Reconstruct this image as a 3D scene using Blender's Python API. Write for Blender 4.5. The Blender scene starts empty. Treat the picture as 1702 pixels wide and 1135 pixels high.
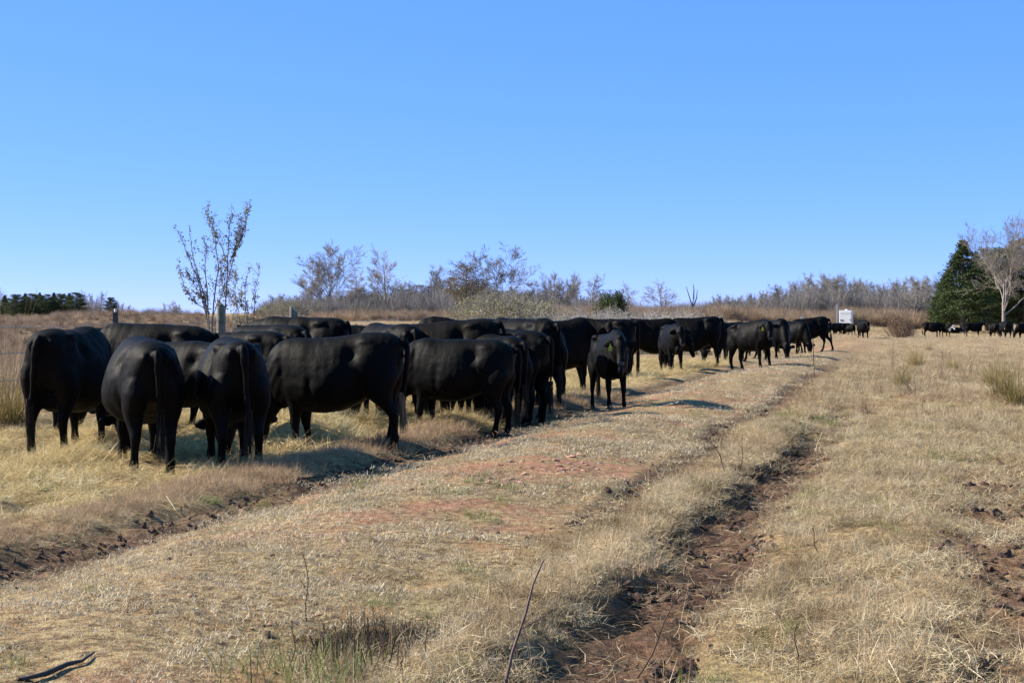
import bpy, math, random
import numpy as np
from math import radians, sin, cos, pi
from mathutils import Vector, Matrix

# ------------------------------------------------------------------ camera, light, exposure
S = bpy.context.scene
COL = S.collection
FPX, HX, HY, CAMH = 2400.0, 851.0, 525.0, 1.6      # focal length / horizon in photo pixels (used to choose where things stand)
cam_d = bpy.data.cameras.new("camera"); cam = bpy.data.objects.new("camera", cam_d); COL.objects.link(cam)
cam_d.sensor_width = 36; cam_d.lens = FPX / 1702 * 36; cam_d.clip_start = 0.1; cam_d.clip_end = 8000
cam.location = (0, 0, CAMH)
cam.rotation_euler = (radians(90) - math.atan((567.5 - HY) / FPX), 0, 0)
S.camera = cam
SUN_EL, SUN_AZ = radians(34), radians(170)          # azimuth of the sun, counter-clockwise from +X
W = bpy.data.worlds.new("World"); S.world = W; W.use_nodes = True
wn = W.node_tree; bg = wn.nodes['Background']
sky = wn.nodes.new('ShaderNodeTexSky'); sky.sky_type = 'NISHITA'; sky.sun_disc = False
sky.sun_elevation = SUN_EL; sky.sun_rotation = radians(90) - SUN_AZ
sky.altitude = 6000; sky.air_density = 1.0; sky.dust_density = 0.0; sky.ozone_density = 10
sp_ = wn.nodes.new('ShaderNodeSeparateColor'); cb_ = wn.nodes.new('ShaderNodeCombineColor'); wn.links.new(sky.outputs[0], sp_.inputs[0])   # a clear, evenly deep autumn sky
for i_, (ex_, sc__) in enumerate(((.74, .96), (.47, 1.32), (.60, 1.66))):
    pw = wn.nodes.new('ShaderNodeMath'); pw.operation = 'POWER'; pw.inputs[1].default_value = ex_
    ml = wn.nodes.new('ShaderNodeMath'); ml.operation = 'MULTIPLY'; ml.inputs[1].default_value = sc__
    wn.links.new(sp_.outputs[i_], pw.inputs[0]); wn.links.new(pw.outputs[0], ml.inputs[0]); wn.links.new(ml.outputs[0], cb_.inputs[i_])
wn.links.new(cb_.outputs[0], bg.inputs[0]); bg.inputs[1].default_value = 0.13
sun_d = bpy.data.lights.new("sun", 'SUN'); sun = bpy.data.objects.new("sun", sun_d); COL.objects.link(sun)
sun_d.energy = 5.0; sun_d.angle = radians(0.5); sun_d.color = (1.0, 0.91, 0.77)
sv = Vector((cos(SUN_EL) * cos(SUN_AZ), cos(SUN_EL) * sin(SUN_AZ), sin(SUN_EL)))
sun.rotation_euler = sv.to_track_quat('Z', 'Y').to_euler()
S.view_settings.view_transform = 'Standard'; S.view_settings.look = 'None'
S.view_settings.exposure = 1.1; S.view_settings.gamma = 1
S.render.engine = 'CYCLES'
S.cycles.max_bounces = 5; S.cycles.diffuse_bounces = 2; S.cycles.glossy_bounces = 2
S.cycles.transmission_bounces = 2; S.cycles.transparent_max_bounces = 4

rng = np.random.default_rng(7); random.seed(7)

# ------------------------------------------------------------------ helpers
def tag(o, label=None, cat=None, group=None, kind=None):
    if label: o['label'] = label
    if cat: o['category'] = cat
    if group: o['group'] = group
    if kind: o['kind'] = kind
    return o

def mesh_np(name, V, F, mats, smooth=True, attrs=None):
    """V (n,3) array; F (m,k) int array or list of such arrays."""
    me = bpy.data.meshes.new(name)
    V = np.asarray(V, dtype=np.float32)
    Fs = F if isinstance(F, list) else [F]
    Fs = [np.asarray(f, dtype=np.int32) for f in Fs if len(f)]
    loops = np.concatenate([f.ravel() for f in Fs])
    tot = np.concatenate([np.full(len(f), f.shape[1], dtype=np.int32) for f in Fs])
    st = np.concatenate([[0], np.cumsum(tot)[:-1]]).astype(np.int32)
    me.vertices.add(len(V)); me.vertices.foreach_set('co', V.ravel())
    me.loops.add(len(loops)); me.loops.foreach_set('vertex_index', loops)
    me.polygons.add(len(tot)); me.polygons.foreach_set('loop_start', st); me.polygons.foreach_set('loop_total', tot)
    me.polygons.foreach_set('use_smooth', np.full(len(tot), smooth))
    for m in (mats if isinstance(mats, (list, tuple)) else [mats]): me.materials.append(m)
    if attrs:
        for k, a in attrs.items():
            at = me.attributes.new(k, 'FLOAT', 'POINT'); at.data.foreach_set('value', np.asarray(a, dtype=np.float32))
    me.update(calc_edges=True); me.validate()
    return me

def obj(name, me, parent=None, loc=None):
    o = bpy.data.objects.new(name, me); COL.objects.link(o)
    if parent: o.parent = parent
    if loc is not None: o.location = loc
    return o

def empty(name, loc, rz=0, sc=1):
    o = bpy.data.objects.new(name, None); COL.objects.link(o); o.empty_display_size = .3
    o.location = loc; o.rotation_euler = (0, 0, rz); o.scale = (sc, sc, sc) if not hasattr(sc, '__len__') else sc
    return o

def copy_tree(o, parent=None):
    c = o.copy(); COL.objects.link(c); c.parent = parent
    for ch in list(o.children): copy_tree(ch, c)
    return c

# value noise
def _h(ix, iy, s):
    n = (ix.astype(np.int64) * 374761393 + iy.astype(np.int64) * 668265263 + s * 1274126177) & 0x7fffffff
    n = ((n ^ (n >> 13)) * 1103515245 + 12345) & 0x7fffffff
    n = (n ^ (n >> 16)) & 0xffff
    return n / 65535.0
def vnoise(x, y, s=0):
    ix, iy = np.floor(x), np.floor(y); fx, fy = x - ix, y - iy
    fx = fx * fx * (3 - 2 * fx); fy = fy * fy * (3 - 2 * fy)
    a = _h(ix, iy, s); b = _h(ix + 1, iy, s); c = _h(ix, iy + 1, s); d = _h(ix + 1, iy + 1, s)
    return (a + (b - a) * fx) * (1 - fy) + (c + (d - c) * fx) * fy
def fbm(x, y, s=0, o=4):
    t = 0; a = .5; n = 0
    for i in range(o):
        t = t + a * vnoise(x, y, s + i * 17); n += a; a *= .5; x = x * 2.03 + 3.1; y = y * 2.03 + 1.7
    return t / n
def sstep(a, b, x):
    t = np.clip((x - a) / (b - a), 0, 1); return t * t * (3 - 2 * t)
def band(u, c, w, s=.12):
    return sstep(c - w - s, c - w + s, u) * (1 - sstep(c + w - s, c + w + s, u))

# ------------------------------------------------------------------ terrain
SL = 0.29                                  # the track runs at this slope across the field
TC = np.array([(p - HX) / FPX for p in (-100, 330, 850, 1200, 1330, 1450, 1560, 1800)])
TY = np.array([45, 70, 100, 130, 170, 200, 260, 400, 900, 3000.])
TP = np.array([[610, 610, 610, 610, 610, 610, 610, 610],
               [574, 574, 575, 579, 582, 583, 583, 583],
               [552, 552, 554, 560, 563, 566, 567, 567],
               [541, 541, 542, 549, 559, 563, 564, 564],
               [533, 533, 533, 537, 553, 557, 558, 558],
               [530, 530, 530, 531, 541, 546, 549, 550],
               [528, 528, 528, 528, 530, 533, 539, 540],
               [526, 526, 526, 526, 526, 528, 530, 531],
               [524, 524, 523, 523, 523, 524, 525, 525],
               [521, 521, 521, 521, 521, 521, 521, 521.]])
TZ = CAMH - (TP - HY) * TY[:, None] / FPX
TZ[0] = 0
def far_h(X, Y):
    Yc = np.clip(Y, 45, 3000); t = np.clip(X / np.maximum(Yc, 1), TC[0], TC[-1])
    r = np.interp(np.log(Yc), np.log(TY), np.arange(len(TY))); i = np.clip(np.floor(r).astype(int), 0, len(TY) - 2); fr = r - i
    q = np.interp(t, TC, np.arange(len(TC))); j = np.clip(np.floor(q).astype(int), 0, len(TC) - 2); fq = q - j
    z = (TZ[i, j] * (1 - fq) + TZ[i, j + 1] * fq) * (1 - fr) + (TZ[i + 1, j] * (1 - fq) + TZ[i + 1, j + 1] * fq) * fr
    return z
def zones(X, Y):
    """rut, left dirt edge and tracks as 0..1 masks; u is the distance across the track"""
    u = X - SL * Y
    wob = (fbm(X * .45 + 9, Y * .45, 3) - .5) * .45
    uu = u + wob
    fd = 1 - sstep(22, 34, Y)
    rut = band(uu, -1.45, .36, .15) * (1 - sstep(17, 26, Y))
    rut2 = band(uu, .52, .42, .22) * .85 * (1 - sstep(13, 18, Y))
    track = band(uu, -2.55 - .018 * np.clip(Y - 12, 0, 40), .24, .16) * sstep(10, 12.5, Y) * (1 - sstep(45, 75, Y))
    edge = band(uu, -6.05, .24, .16) * .85 * (1 - sstep(20, 90, Y) * .7)
    return u, uu, rut, rut2, track, edge
def height(X, Y):
    X = np.asarray(X, float); Y = np.asarray(Y, float)
    u, uu, rut, rut2, track, edge = zones(X, Y)
    f = 1 - sstep(60, 140, Y)
    z = far_h(X, Y)
    crown = .13 * np.exp(-((u + 4.2) / 1.0) ** 2) - .05 * np.exp(-((u + 5.7) / .45) ** 2)
    bank = (.07 * np.exp(-((uu + 6.75) / .35) ** 2) * (1 - sstep(20, 40, Y)) - .07 * (1 - sstep(-7.4, -6.6, u)) * sstep(-14, -12, u))
    berm = .08 * np.exp(-((uu + 2.02) / .26) ** 2) + .05 * sstep(-1.0, -.2, u)
    z = z + f * (crown + bank + berm - .085 * rut - .05 * rut2 - .07 * track - .06 * edge)
    z = z - .05 * np.exp(-((X + .62) / .30) ** 2 - ((Y - 6.95) / .26) ** 2) - .08 * np.exp(-((X - 2.2) / .30) ** 2 - ((Y - 8.6) / .35) ** 2)
    near = 1 - sstep(35, 70, Y)
    z = z + (fbm(X * .35, Y * .35, 11) - .5) * .16 * f + (fbm(X * 1.9, Y * 1.9, 21) - .5) * (.08 + .12 * (1 - sstep(-7.6, -6.9, u))) * near
    rough = np.clip(rut + rut2 + edge * .8 + track * .8, 0, 1)
    z = z + (fbm(X * 9, Y * 9, 31) - .5) * (.015 + .13 * rough) * near
    z = z + (fbm(X * .03, Y * .03, 41) - .5) * 1.0 * sstep(60, 130, Y)
    return z
def H(x, y): return float(height(np.array([x]), np.array([y]))[0])
def place(px, py):
    """where the sight line through a photo pixel meets the ground"""
    t = (px - HX) / FPX; k = (py - HY) / FPX
    Y = np.concatenate([np.arange(5, 60, .05), np.arange(60, 420, .25)]); z = CAMH - k * Y
    hh = height(t * Y, Y); i = np.argmax(hh >= z)
    if i == 0: i = len(Y) - 1
    return t * Y[i], Y[i], float(hh[i])
def at(px, d):
    x = (px - HX) / FPX * d; return x, d, H(x, d)

# ------------------------------------------------------------------ materials
def new_mat(name):
    m = bpy.data.materials.new(name); m.use_nodes = True; nt = m.node_tree
    b = nt.nodes['Principled BSDF']; return m, nt, b
def N(nt, t, **k):
    n = nt.nodes.new(t)
    for a, v in k.items():
        if a in n.inputs.keys(): n.inputs[a].default_value = v
        else: setattr(n, a, v)
    return n
def ramp(nt, stops):
    r = nt.nodes.new('ShaderNodeValToRGB'); e = r.color_ramp.elements
    while len(e) < len(stops): e.new(0.5)
    for i, (p, c) in enumerate(stops): e[i].position = p; e[i].color = (*c, 1)
    return r
def mixc(nt, a, b, f, mode='MIX'):
    m = nt.nodes.new('ShaderNodeMix'); m.data_type = 'RGBA'; m.blend_type = mode
    for s, v in ((6, a), (7, b), (0, f)):
        if hasattr(v, 'is_linked') or hasattr(v, 'links'): nt.links.new(v, m.inputs[s])
        elif s == 0: m.inputs[0].default_value = v
        else: m.inputs[s].default_value = (*v, 1)
    return m.outputs[2]
def noise(nt, vec, scale, detail=4, rough=.6):
    n = nt.nodes.new('ShaderNodeTexNoise'); n.inputs['Scale'].default_value = scale
    n.inputs['Detail'].default_value = detail; n.inputs['Roughness'].default_value = rough
    nt.links.new(vec, n.inputs['Vector']); return n.outputs['Fac']
def math_(nt, op, a, b=None, clamp=False):
    m = nt.nodes.new('ShaderNodeMath'); m.operation = op; m.use_clamp = clamp
    for i, v in enumerate((a, b)):
        if v is None: continue
        if isinstance(v, (int, float)): m.inputs[i].default_value = v
        else: nt.links.new(v, m.inputs[i])
    return m.outputs[0]

def plain(name, col, rough=.7, metal=0, nscale=20, namp=.3, bump=0.0, bscale=40):
    m, nt, b = new_mat(name)
    tc = nt.nodes.new('ShaderNodeTexCoord')
    f = noise(nt, tc.outputs['Object'], nscale)
    lo = tuple(c * (1 - namp) for c in col); hi = tuple(min(1, c * (1 + namp)) for c in col)
    r = ramp(nt, [(.3, lo), (.7, hi)]); nt.links.new(f, r.inputs[0]); nt.links.new(r.outputs[0], b.inputs['Base Color'])
    b.inputs['Roughness'].default_value = rough; b.inputs['Metallic'].default_value = metal
    if bump:
        bp = nt.nodes.new('ShaderNodeBump'); bp.inputs['Strength'].default_value = bump; bp.inputs['Distance'].default_value = .02
        nt.links.new(noise(nt, tc.outputs['Object'], bscale), bp.inputs['Height']); nt.links.new(bp.outputs[0], b.inputs['Normal'])
    return m

def ground_mat():
    m, nt, b = new_mat('pasture_soil'); L = nt.links.new
    pos = nt.nodes.new('ShaderNodeNewGeometry').outputs['Position']
    big = noise(nt, pos, .22, 5); mid = noise(nt, pos, 1.6, 5, .65); fine = noise(nt, pos, 14, 5, .7); vf = noise(nt, pos, 70, 3, .7)
    straw = ramp(nt, [(.34, (.07, .042, .022)), (.47, (.24, .16, .08)), (.58, (.38, .28, .145)), (.75, (.48, .39, .23))]); L(fine, straw.inputs[0])
    green = mixc(nt, straw.outputs[0], (.25, .22, .10), math_(nt, 'MULTIPLY', math_(nt, 'SUBTRACT', big, .47, True), 2.4, True))
    rust = mixc(nt, green, (.33, .165, .075), math_(nt, 'MULTIPLY', math_(nt, 'SUBTRACT', mid, .54, True), 3.5, True))
    def attr(n):
        a = nt.nodes.new('ShaderNodeAttribute'); a.attribute_name = n; return a.outputs['Fac']
    soil = ramp(nt, [(.3, (.028, .015, .010)), (.5, (.095, .052, .034)), (.68, (.19, .105, .066)), (.8, (.27, .17, .11))]); L(fine, soil.inputs[0])
    red = ramp(nt, [(.3, (.20, .095, .055)), (.6, (.38, .20, .12)), (.8, (.50, .34, .24))]); L(fine, red.inputs[0])
    farc = ramp(nt, [(.35, (.19, .125, .07)), (.5, (.30, .215, .115)), (.65, (.36, .275, .155))]); L(noise(nt, pos, .5, 6, .75), farc.inputs[0])
    c = mixc(nt, rust, farc.outputs[0], attr('far'))
    c = mixc(nt, c, red.outputs[0], math_(nt, 'MULTIPLY', attr('red'), math_(nt, 'MULTIPLY', math_(nt, 'SUBTRACT', mid, .38, True), 5, True), True))
    c = mixc(nt, c, soil.outputs[0], attr('dirt'))
    c = mixc(nt, c, ramp_out(nt, vf, [(.3, (.6, .6, .6)), (.7, (1.2, 1.2, 1.2))]), .6, 'MULTIPLY')
    L(c, b.inputs['Base Color']); b.inputs['Roughness'].default_value = .95; b.inputs['Specular IOR Level'].default_value = .15
    bp = nt.nodes.new('ShaderNodeBump'); bp.inputs['Strength'].default_value = .8; bp.inputs['Distance'].default_value = .03
    L(math_(nt, 'ADD', fine, math_(nt, 'MULTIPLY', vf, .4)), bp.inputs['Height']); L(bp.outputs[0], b.inputs['Normal'])
    return m
def ramp_out(nt, f, stops):
    r = ramp(nt, stops); nt.links.new(f, r.inputs[0]); return r.outputs[0]

def blade_mat(name, stops, patch=None, patchscale=.3, trans=.25, pthr=.5, pk=3, drift=0):
    """dry stems: colour by a random value per blade, drifting over the field"""
    m, nt, b = new_mat(name); L = nt.links.new
    a = nt.nodes.new('ShaderNodeAttribute'); a.attribute_name = 'bl'
    oi = nt.nodes.new('ShaderNodeObjectInfo')
    v = math_(nt, 'ADD', math_(nt, 'MULTIPLY', a.outputs['Fac'], .65), math_(nt, 'MULTIPLY', oi.outputs['Random'], .35))
    c = ramp_out(nt, v, stops)
    if patch:
        pos = nt.nodes.new('ShaderNodeNewGeometry').outputs['Position']
        f = math_(nt, 'MULTIPLY', math_(nt, 'SUBTRACT', noise(nt, pos, patchscale, 4), pthr, True), pk, True)
        c = mixc(nt, c, patch, f)
    if drift:
        pos = nt.nodes.new('ShaderNodeNewGeometry').outputs['Position']
        mp = nt.nodes.new('ShaderNodeMapping'); mp.inputs['Rotation'].default_value = (0, 0, .28); mp.inputs['Scale'].default_value = (1.6, .55, 1); L(pos, mp.inputs[0])
        c = mixc(nt, c, ramp_out(nt, noise(nt, mp.outputs[0], 1.3, 5, .65), [(.33, (.55, .50, .45)), (.5, (1, 1, 1)), (.68, (1.12, 1.1, 1.06))]), drift, 'MULTIPLY')
        c = mixc(nt, c, (.30, .185, .105), math_(nt, 'MULTIPLY', math_(nt, 'SUBTRACT', noise(nt, pos, .8, 5, .7), .53, True), 2.2 * drift, True))
        c = mixc(nt, c, (.25, .255, .14), math_(nt, 'MULTIPLY', math_(nt, 'SUBTRACT', noise(nt, pos, .45, 5, .75), .53, True), 3.0 * drift, True))
    L(c, b.inputs['Base Color']); b.inputs['Roughness'].default_value = .75; b.inputs['Specular IOR Level'].default_value = .2
    tr = nt.nodes.new('ShaderNodeBsdfTranslucent'); L(c, tr.inputs[0])
    mx = nt.nodes.new('ShaderNodeMixShader'); mx.inputs[0].default_value = trans
    L(b.outputs[0], mx.inputs[1]); L(tr.outputs[0], mx.inputs[2]); L(mx.outputs[0], nt.nodes['Material Output'].inputs[0])
    return m

STRAW = [(0, (.15, .10, .055)), (.25, (.34, .25, .135)), (.55, (.52, .42, .255)), (.8, (.63, .55, .38)), (1, (.74, .68, .53))]
M_ground = ground_mat()
M_short = blade_mat('short_dry_turf', [(0, (.15, .105, .06)), (.25, (.36, .285, .17)), (.6, (.56, .48, .34)), (1, (.75, .69, .54))], (.33, .31, .15), .6, .2, .55, 2.5, .9)
M_med = blade_mat('matted_dry_grass', STRAW, (.20, .12, .06), 1.3, .25, .50, 3, 1)
M_tall = blade_mat('pale_bleached_grass', [(0, (.34, .235, .13)), (.4, (.52, .40, .25)), (.8, (.64, .53, .37)), (1, (.74, .66, .52))], (.42, .35, .17), .6, .3, .5, 3, .8)
M_rust = blade_mat('rusty_fine_grass', [(0, (.17, .105, .06)), (.4, (.36, .245, .15)), (.75, (.50, .375, .245)), (1, (.62, .51, .36))], None)
M_hay = blade_mat('scattered_hay', [(0, (.20, .135, .055)), (.3, (.48, .36, .16)), (.65, (.72, .59, .32)), (1, (.86, .78, .54))], (.30, .24, .10), 1.3, .25, .54, 2.0, .35)
M_green = blade_mat('green_winter_grass', [(0, (.09, .12, .03)), (.5, (.18, .22, .06)), (1, (.33, .34, .14))])
M_scrub = blade_mat('rusty_scrub', [(0, (.11, .075, .055)), (.4, (.24, .17, .12)), (.75, (.38, .28, .20)), (1, (.52, .42, .31))], (.17, .15, .07), .12, .2, .52, 4)
M_weed = blade_mat('dry_weed_stems', [(0, (.06, .04, .025)), (.5, (.14, .09, .06)), (1, (.27, .19, .13))], None, 1, .05)
M_olive = blade_mat('olive_shrub_leaves', [(0, (.10, .095, .04)), (.4, (.19, .18, .075)), (.8, (.33, .29, .15)), (1, (.45, .42, .26))], None, 1, .25)
M_leafdark = blade_mat('sparse_dark_leaves', [(0, (.09, .09, .045)), (.5, (.21, .20, .11)), (1, (.45, .42, .26))], None, 1, .5)
M_conifer = blade_mat('cedar_foliage', [(0, (.022, .035, .012)), (.45, (.045, .07, .022)), (.85, (.085, .105, .035)), (1, (.15, .13, .06))], None, 1, .12)
M_oak = blade_mat('brown_oak_leaves', [(0, (.08, .05, .02)), (.5, (.17, .12, .045)), (1, (.27, .21, .08))], None, 1, .25)
M_bark = plain('grey_bark', (.22, .19, .165), .9, nscale=6, bump=.4)
M_palebark = plain('pale_bark', (.25, .215, .18), .9, nscale=3, namp=.35, bump=.3)
M_darkbark = plain('dark_bark', (.12, .10, .085), .9, nscale=8, bump=.5)
M_twig = plain('bare_twigs', (.24, .22, .20), .9, nscale=2, namp=.35)
M_twigpale = plain('pale_twigs', (.36, .33, .30), .9, nscale=2, namp=.3)
M_wood = plain('weathered_post_wood', (.125, .12, .085), .85, nscale=9, namp=.45, bump=.5, bscale=30)
M_cutwood = plain('cut_post_top', (.36, .38, .22), .8)
M_steel = plain('painted_steel_post', (.035, .04, .035), .6)
M_white = plain('white_paint', (.80, .80, .78), .35, nscale=3, namp=.04)
M_whitepost = plain('white_post_plastic', (.72, .71, .66), .5)
M_wire = plain('galvanised_wire', (.30, .30, .30), .5, .6)
M_grey = plain('grey_metal', (.25, .26, .28), .4, .6)
M_black = plain('black_rubber', (.015, .015, .016), .6)
M_rock = plain('red_clay_rock', (.44, .235, .165), .9, nscale=5, namp=.45, bump=.5)
M_rockgrey = plain('grey_slate_rock', (.25, .215, .20), .85, nscale=5, namp=.4, bump=.5)
M_clod = plain('dark_soil_clod', (.085, .046, .031), .95, nscale=12, namp=.5, bump=.8)
M_hoof = plain('dark_hoof', (.045, .04, .036), .5)
M_eye = plain('wet_dark_eye', (.01, .008, .006), .08)
M_nose = plain('wet_black_nose', (.012, .012, .013), .22)
M_tagy = plain('yellow_tag_plastic', (.62, .55, .03), .45, namp=.05)
M_tagink = plain('black_tag_ink', (.02, .02, .02), .5)
M_tagw = plain('pale_tag_plastic', (.75, .75, .70), .45, namp=.05)
M_letter = plain('faded_grey_lettering', (.56, .57, .60), .5, namp=.05)
M_dkbox = plain('dark_latch', (.03, .03, .03), .5)

def coat(name, c0, c1, rough=.55, spec=.085):
    m, nt, b = new_mat(name); L = nt.links.new
    tc = nt.nodes.new('ShaderNodeTexCoord'); mp = nt.nodes.new('ShaderNodeMapping'); mp.inputs['Scale'].default_value = (1, 1, .32)
    L(tc.outputs['Object'], mp.inputs[0])
    hair = noise(nt, mp.outputs[0], 62, 4, .7); patch = noise(nt, tc.outputs['Object'], 2.6, 4, .6); mid = noise(nt, tc.outputs['Object'], 17, 3)
    c = mixc(nt, c0, c1, ramp_out(nt, patch, [(.45, (0, 0, 0)), (.7, (1, 1, 1))]))
    L(c, b.inputs['Base Color'])
    r = nt.nodes.new('ShaderNodeMapRange'); r.inputs[3].default_value = rough - .06; r.inputs[4].default_value = rough + .12
    L(mid, r.inputs[0]); L(r.outputs[0], b.inputs['Roughness'])
    b.inputs['Specular IOR Level'].default_value = spec
    bp = nt.nodes.new('ShaderNodeBump'); bp.inputs['Strength'].default_value = .7; bp.inputs['Distance'].default_value = .007
    bp2 = nt.nodes.new('ShaderNodeBump'); bp2.inputs['Strength'].default_value = .25; bp2.inputs['Distance'].default_value = .012
    L(mid, bp2.inputs['Height']); L(bp2.outputs[0], bp.inputs['Normal'])
    L(hair, bp.inputs['Height']); L(bp.outputs[0], b.inputs['Normal'])
    return m
M_coat = coat('black_coat', (.0007, .0007, .0010), (.0022, .0017, .0016))
M_coatbrown = coat('brown_tinged_black_coat', (.0014, .0011, .0011), (.0055, .0030, .0022), .62)
M_coatwhite = coat('white_face_hair', (.70, .68, .62), (.62, .58, .52), .6)
M_tailhair = blade_mat('black_tail_hair', [(0, (.006, .006, .006)), (.7, (.02, .016, .012)), (1, (.07, .045, .025))], None, 1, .0)
M_tailblond = blade_mat('faded_blond_tail_hair', [(0, (.03, .02, .012)), (.4, (.26, .19, .11)), (1, (.50, .40, .27))], None, 1, .0)

# ------------------------------------------------------------------ ground mesh
def lines(segs):
    out = [segs[0][0]]
    for a, b, s in segs:
        n = max(1, int(round((b - a) / s))); out += list(a + (b - a) * (np.arange(1, n + 1) / n))
    return np.array(out)
gx = lines([(-3000, -600, 400), (-600, -120, 40), (-120, -30, 4), (-30, -8, .5), (-8, 8.2, .055), (8.2, 30, .4), (30, 120, 4), (120, 600, 40), (600, 3000, 400)])
gy = lines([(-60, 0, 10), (0, 4.5, .5), (4.5, 19, .055), (19, 40, .14), (40, 90, .6), (90, 300, 4), (300, 900, 40), (900, 3600, 300)])
GX, GY = np.meshgrid(gx, gy)
GZ = height(GX, GY)
n1, n0 = GX.shape
ii = np.arange(n1 * n0).reshape(n1, n0)
GF = np.stack([ii[:-1, :-1], ii[:-1, 1:], ii[1:, 1:], ii[1:, :-1]], -1).reshape(-1, 4)
gu, guu, grut, grut2, gtrack, gedge = zones(GX, GY)
gd = np.clip(grut + grut2 * .9 + gedge * .95 + gtrack * .75, 0, 1) * (1 - .8 * sstep(30, 80, GY))
gd = gd * (.65 + .55 * fbm(GX * 3, GY * 3, 5))
gred = (band(gu, -4.5, 1.5, .5) * sstep(.48, .60, fbm(GX * .5, GY * .9, 77)) * .95
        + np.exp(-(((GX - 1.05) / .9) ** 2 + ((GY - 14.9) / 1.3) ** 2)) * 1.1
        + band(gu, -5.5, .35, .3) * sstep(14, 25, GY) * .9 * (.4 + fbm(GX * .3, GY * .3, 91)))
gfar = sstep(35, 80, GY)
gme = mesh_np('pasture_ground', np.stack([GX, GY, GZ], -1).reshape(-1, 3), GF, M_ground,
              attrs={'dirt': np.clip(gd, 0, 1).ravel(), 'red': np.clip(gred, 0, 1).ravel(), 'far': gfar.ravel()})
ground = tag(obj('ground', gme), kind='structure')

# ------------------------------------------------------------------ blades
def blades(n, rad, lmin, lmax, lean0, lean1, width, curl=.5, segs=3, zbase=-.01, disk=True, r=rng, wtip=.15, upb=None):
    """n curved ribbons rooted in a disk; lean in radians from vertical"""
    a = r.uniform(0, 2 * pi, n); rr = rad * np.sqrt(r.uniform(0, 1, n))
    P = np.stack([rr * np.cos(a), rr * np.sin(a), np.full(n, zbase)], -1)
    if upb is not None: P[:, 2] += r.uniform(0, upb, n)
    az = r.uniform(0, 2 * pi, n); Ln = r.uniform(lmin, lmax, n); le = r.uniform(lean0, lean1, n)
    cu = r.uniform(-.2, 1, n) * curl; tw = r.normal(0, .25, n)
    wd = width * r.uniform(.6, 1.3, n)
    side = np.stack([-np.sin(az + r.normal(0, .6, n)), np.cos(az + r.normal(0, .6, n)), r.normal(0, .35, n)], -1)
    side /= np.linalg.norm(side, axis=1, keepdims=True)
    V = np.zeros((n, segs + 1, 2, 3))
    p = P.copy()
    for s in range(segs + 1):
        w = wd * (1 - (1 - wtip) * s / segs) * .5
        V[:, s, 0] = p - side * w[:, None]; V[:, s, 1] = p + side * w[:, None]
        ang = np.minimum(le + cu * (s + .5) / segs * 1.6, 2.3); az2 = az + tw * s
        d = np.stack([np.sin(ang) * np.cos(az2), np.sin(ang) * np.sin(az2), np.cos(ang)], -1)
        p = p + d * (Ln / segs)[:, None]
        p[:, 2] = np.maximum(p[:, 2], .004)
    Vf = V.reshape(-1, 3)
    base = (np.arange(n) * (segs + 1) * 2)[:, None] + (np.arange(segs) * 2)[None, :]
    F = np.stack([base, base + 1, base + 3, base + 2], -1).reshape(-1, 4)
    bl = np.repeat(r.uniform(0, 1, n), (segs + 1) * 2)
    return Vf, F, bl

def join(parts):
    Vs, Fs, Bs, o = [], [], [], 0
    for V, F, B in parts:
        Vs.append(V); Fs.append(F + o); Bs.append(B); o += len(V)
    return np.concatenate(Vs), np.concatenate(Fs), np.concatenate(Bs)

def tuft(name, mat, parts):
    V, F, B = join(parts)
    o = bpy.data.objects.new(name, mesh_np(name, V, F, mat, False, {'bl': B})); return o

def proto_collection(name, objs):
    c = bpy.data.collections.new(name)
    for o in objs: c.objects.link(o)
    return c

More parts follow.
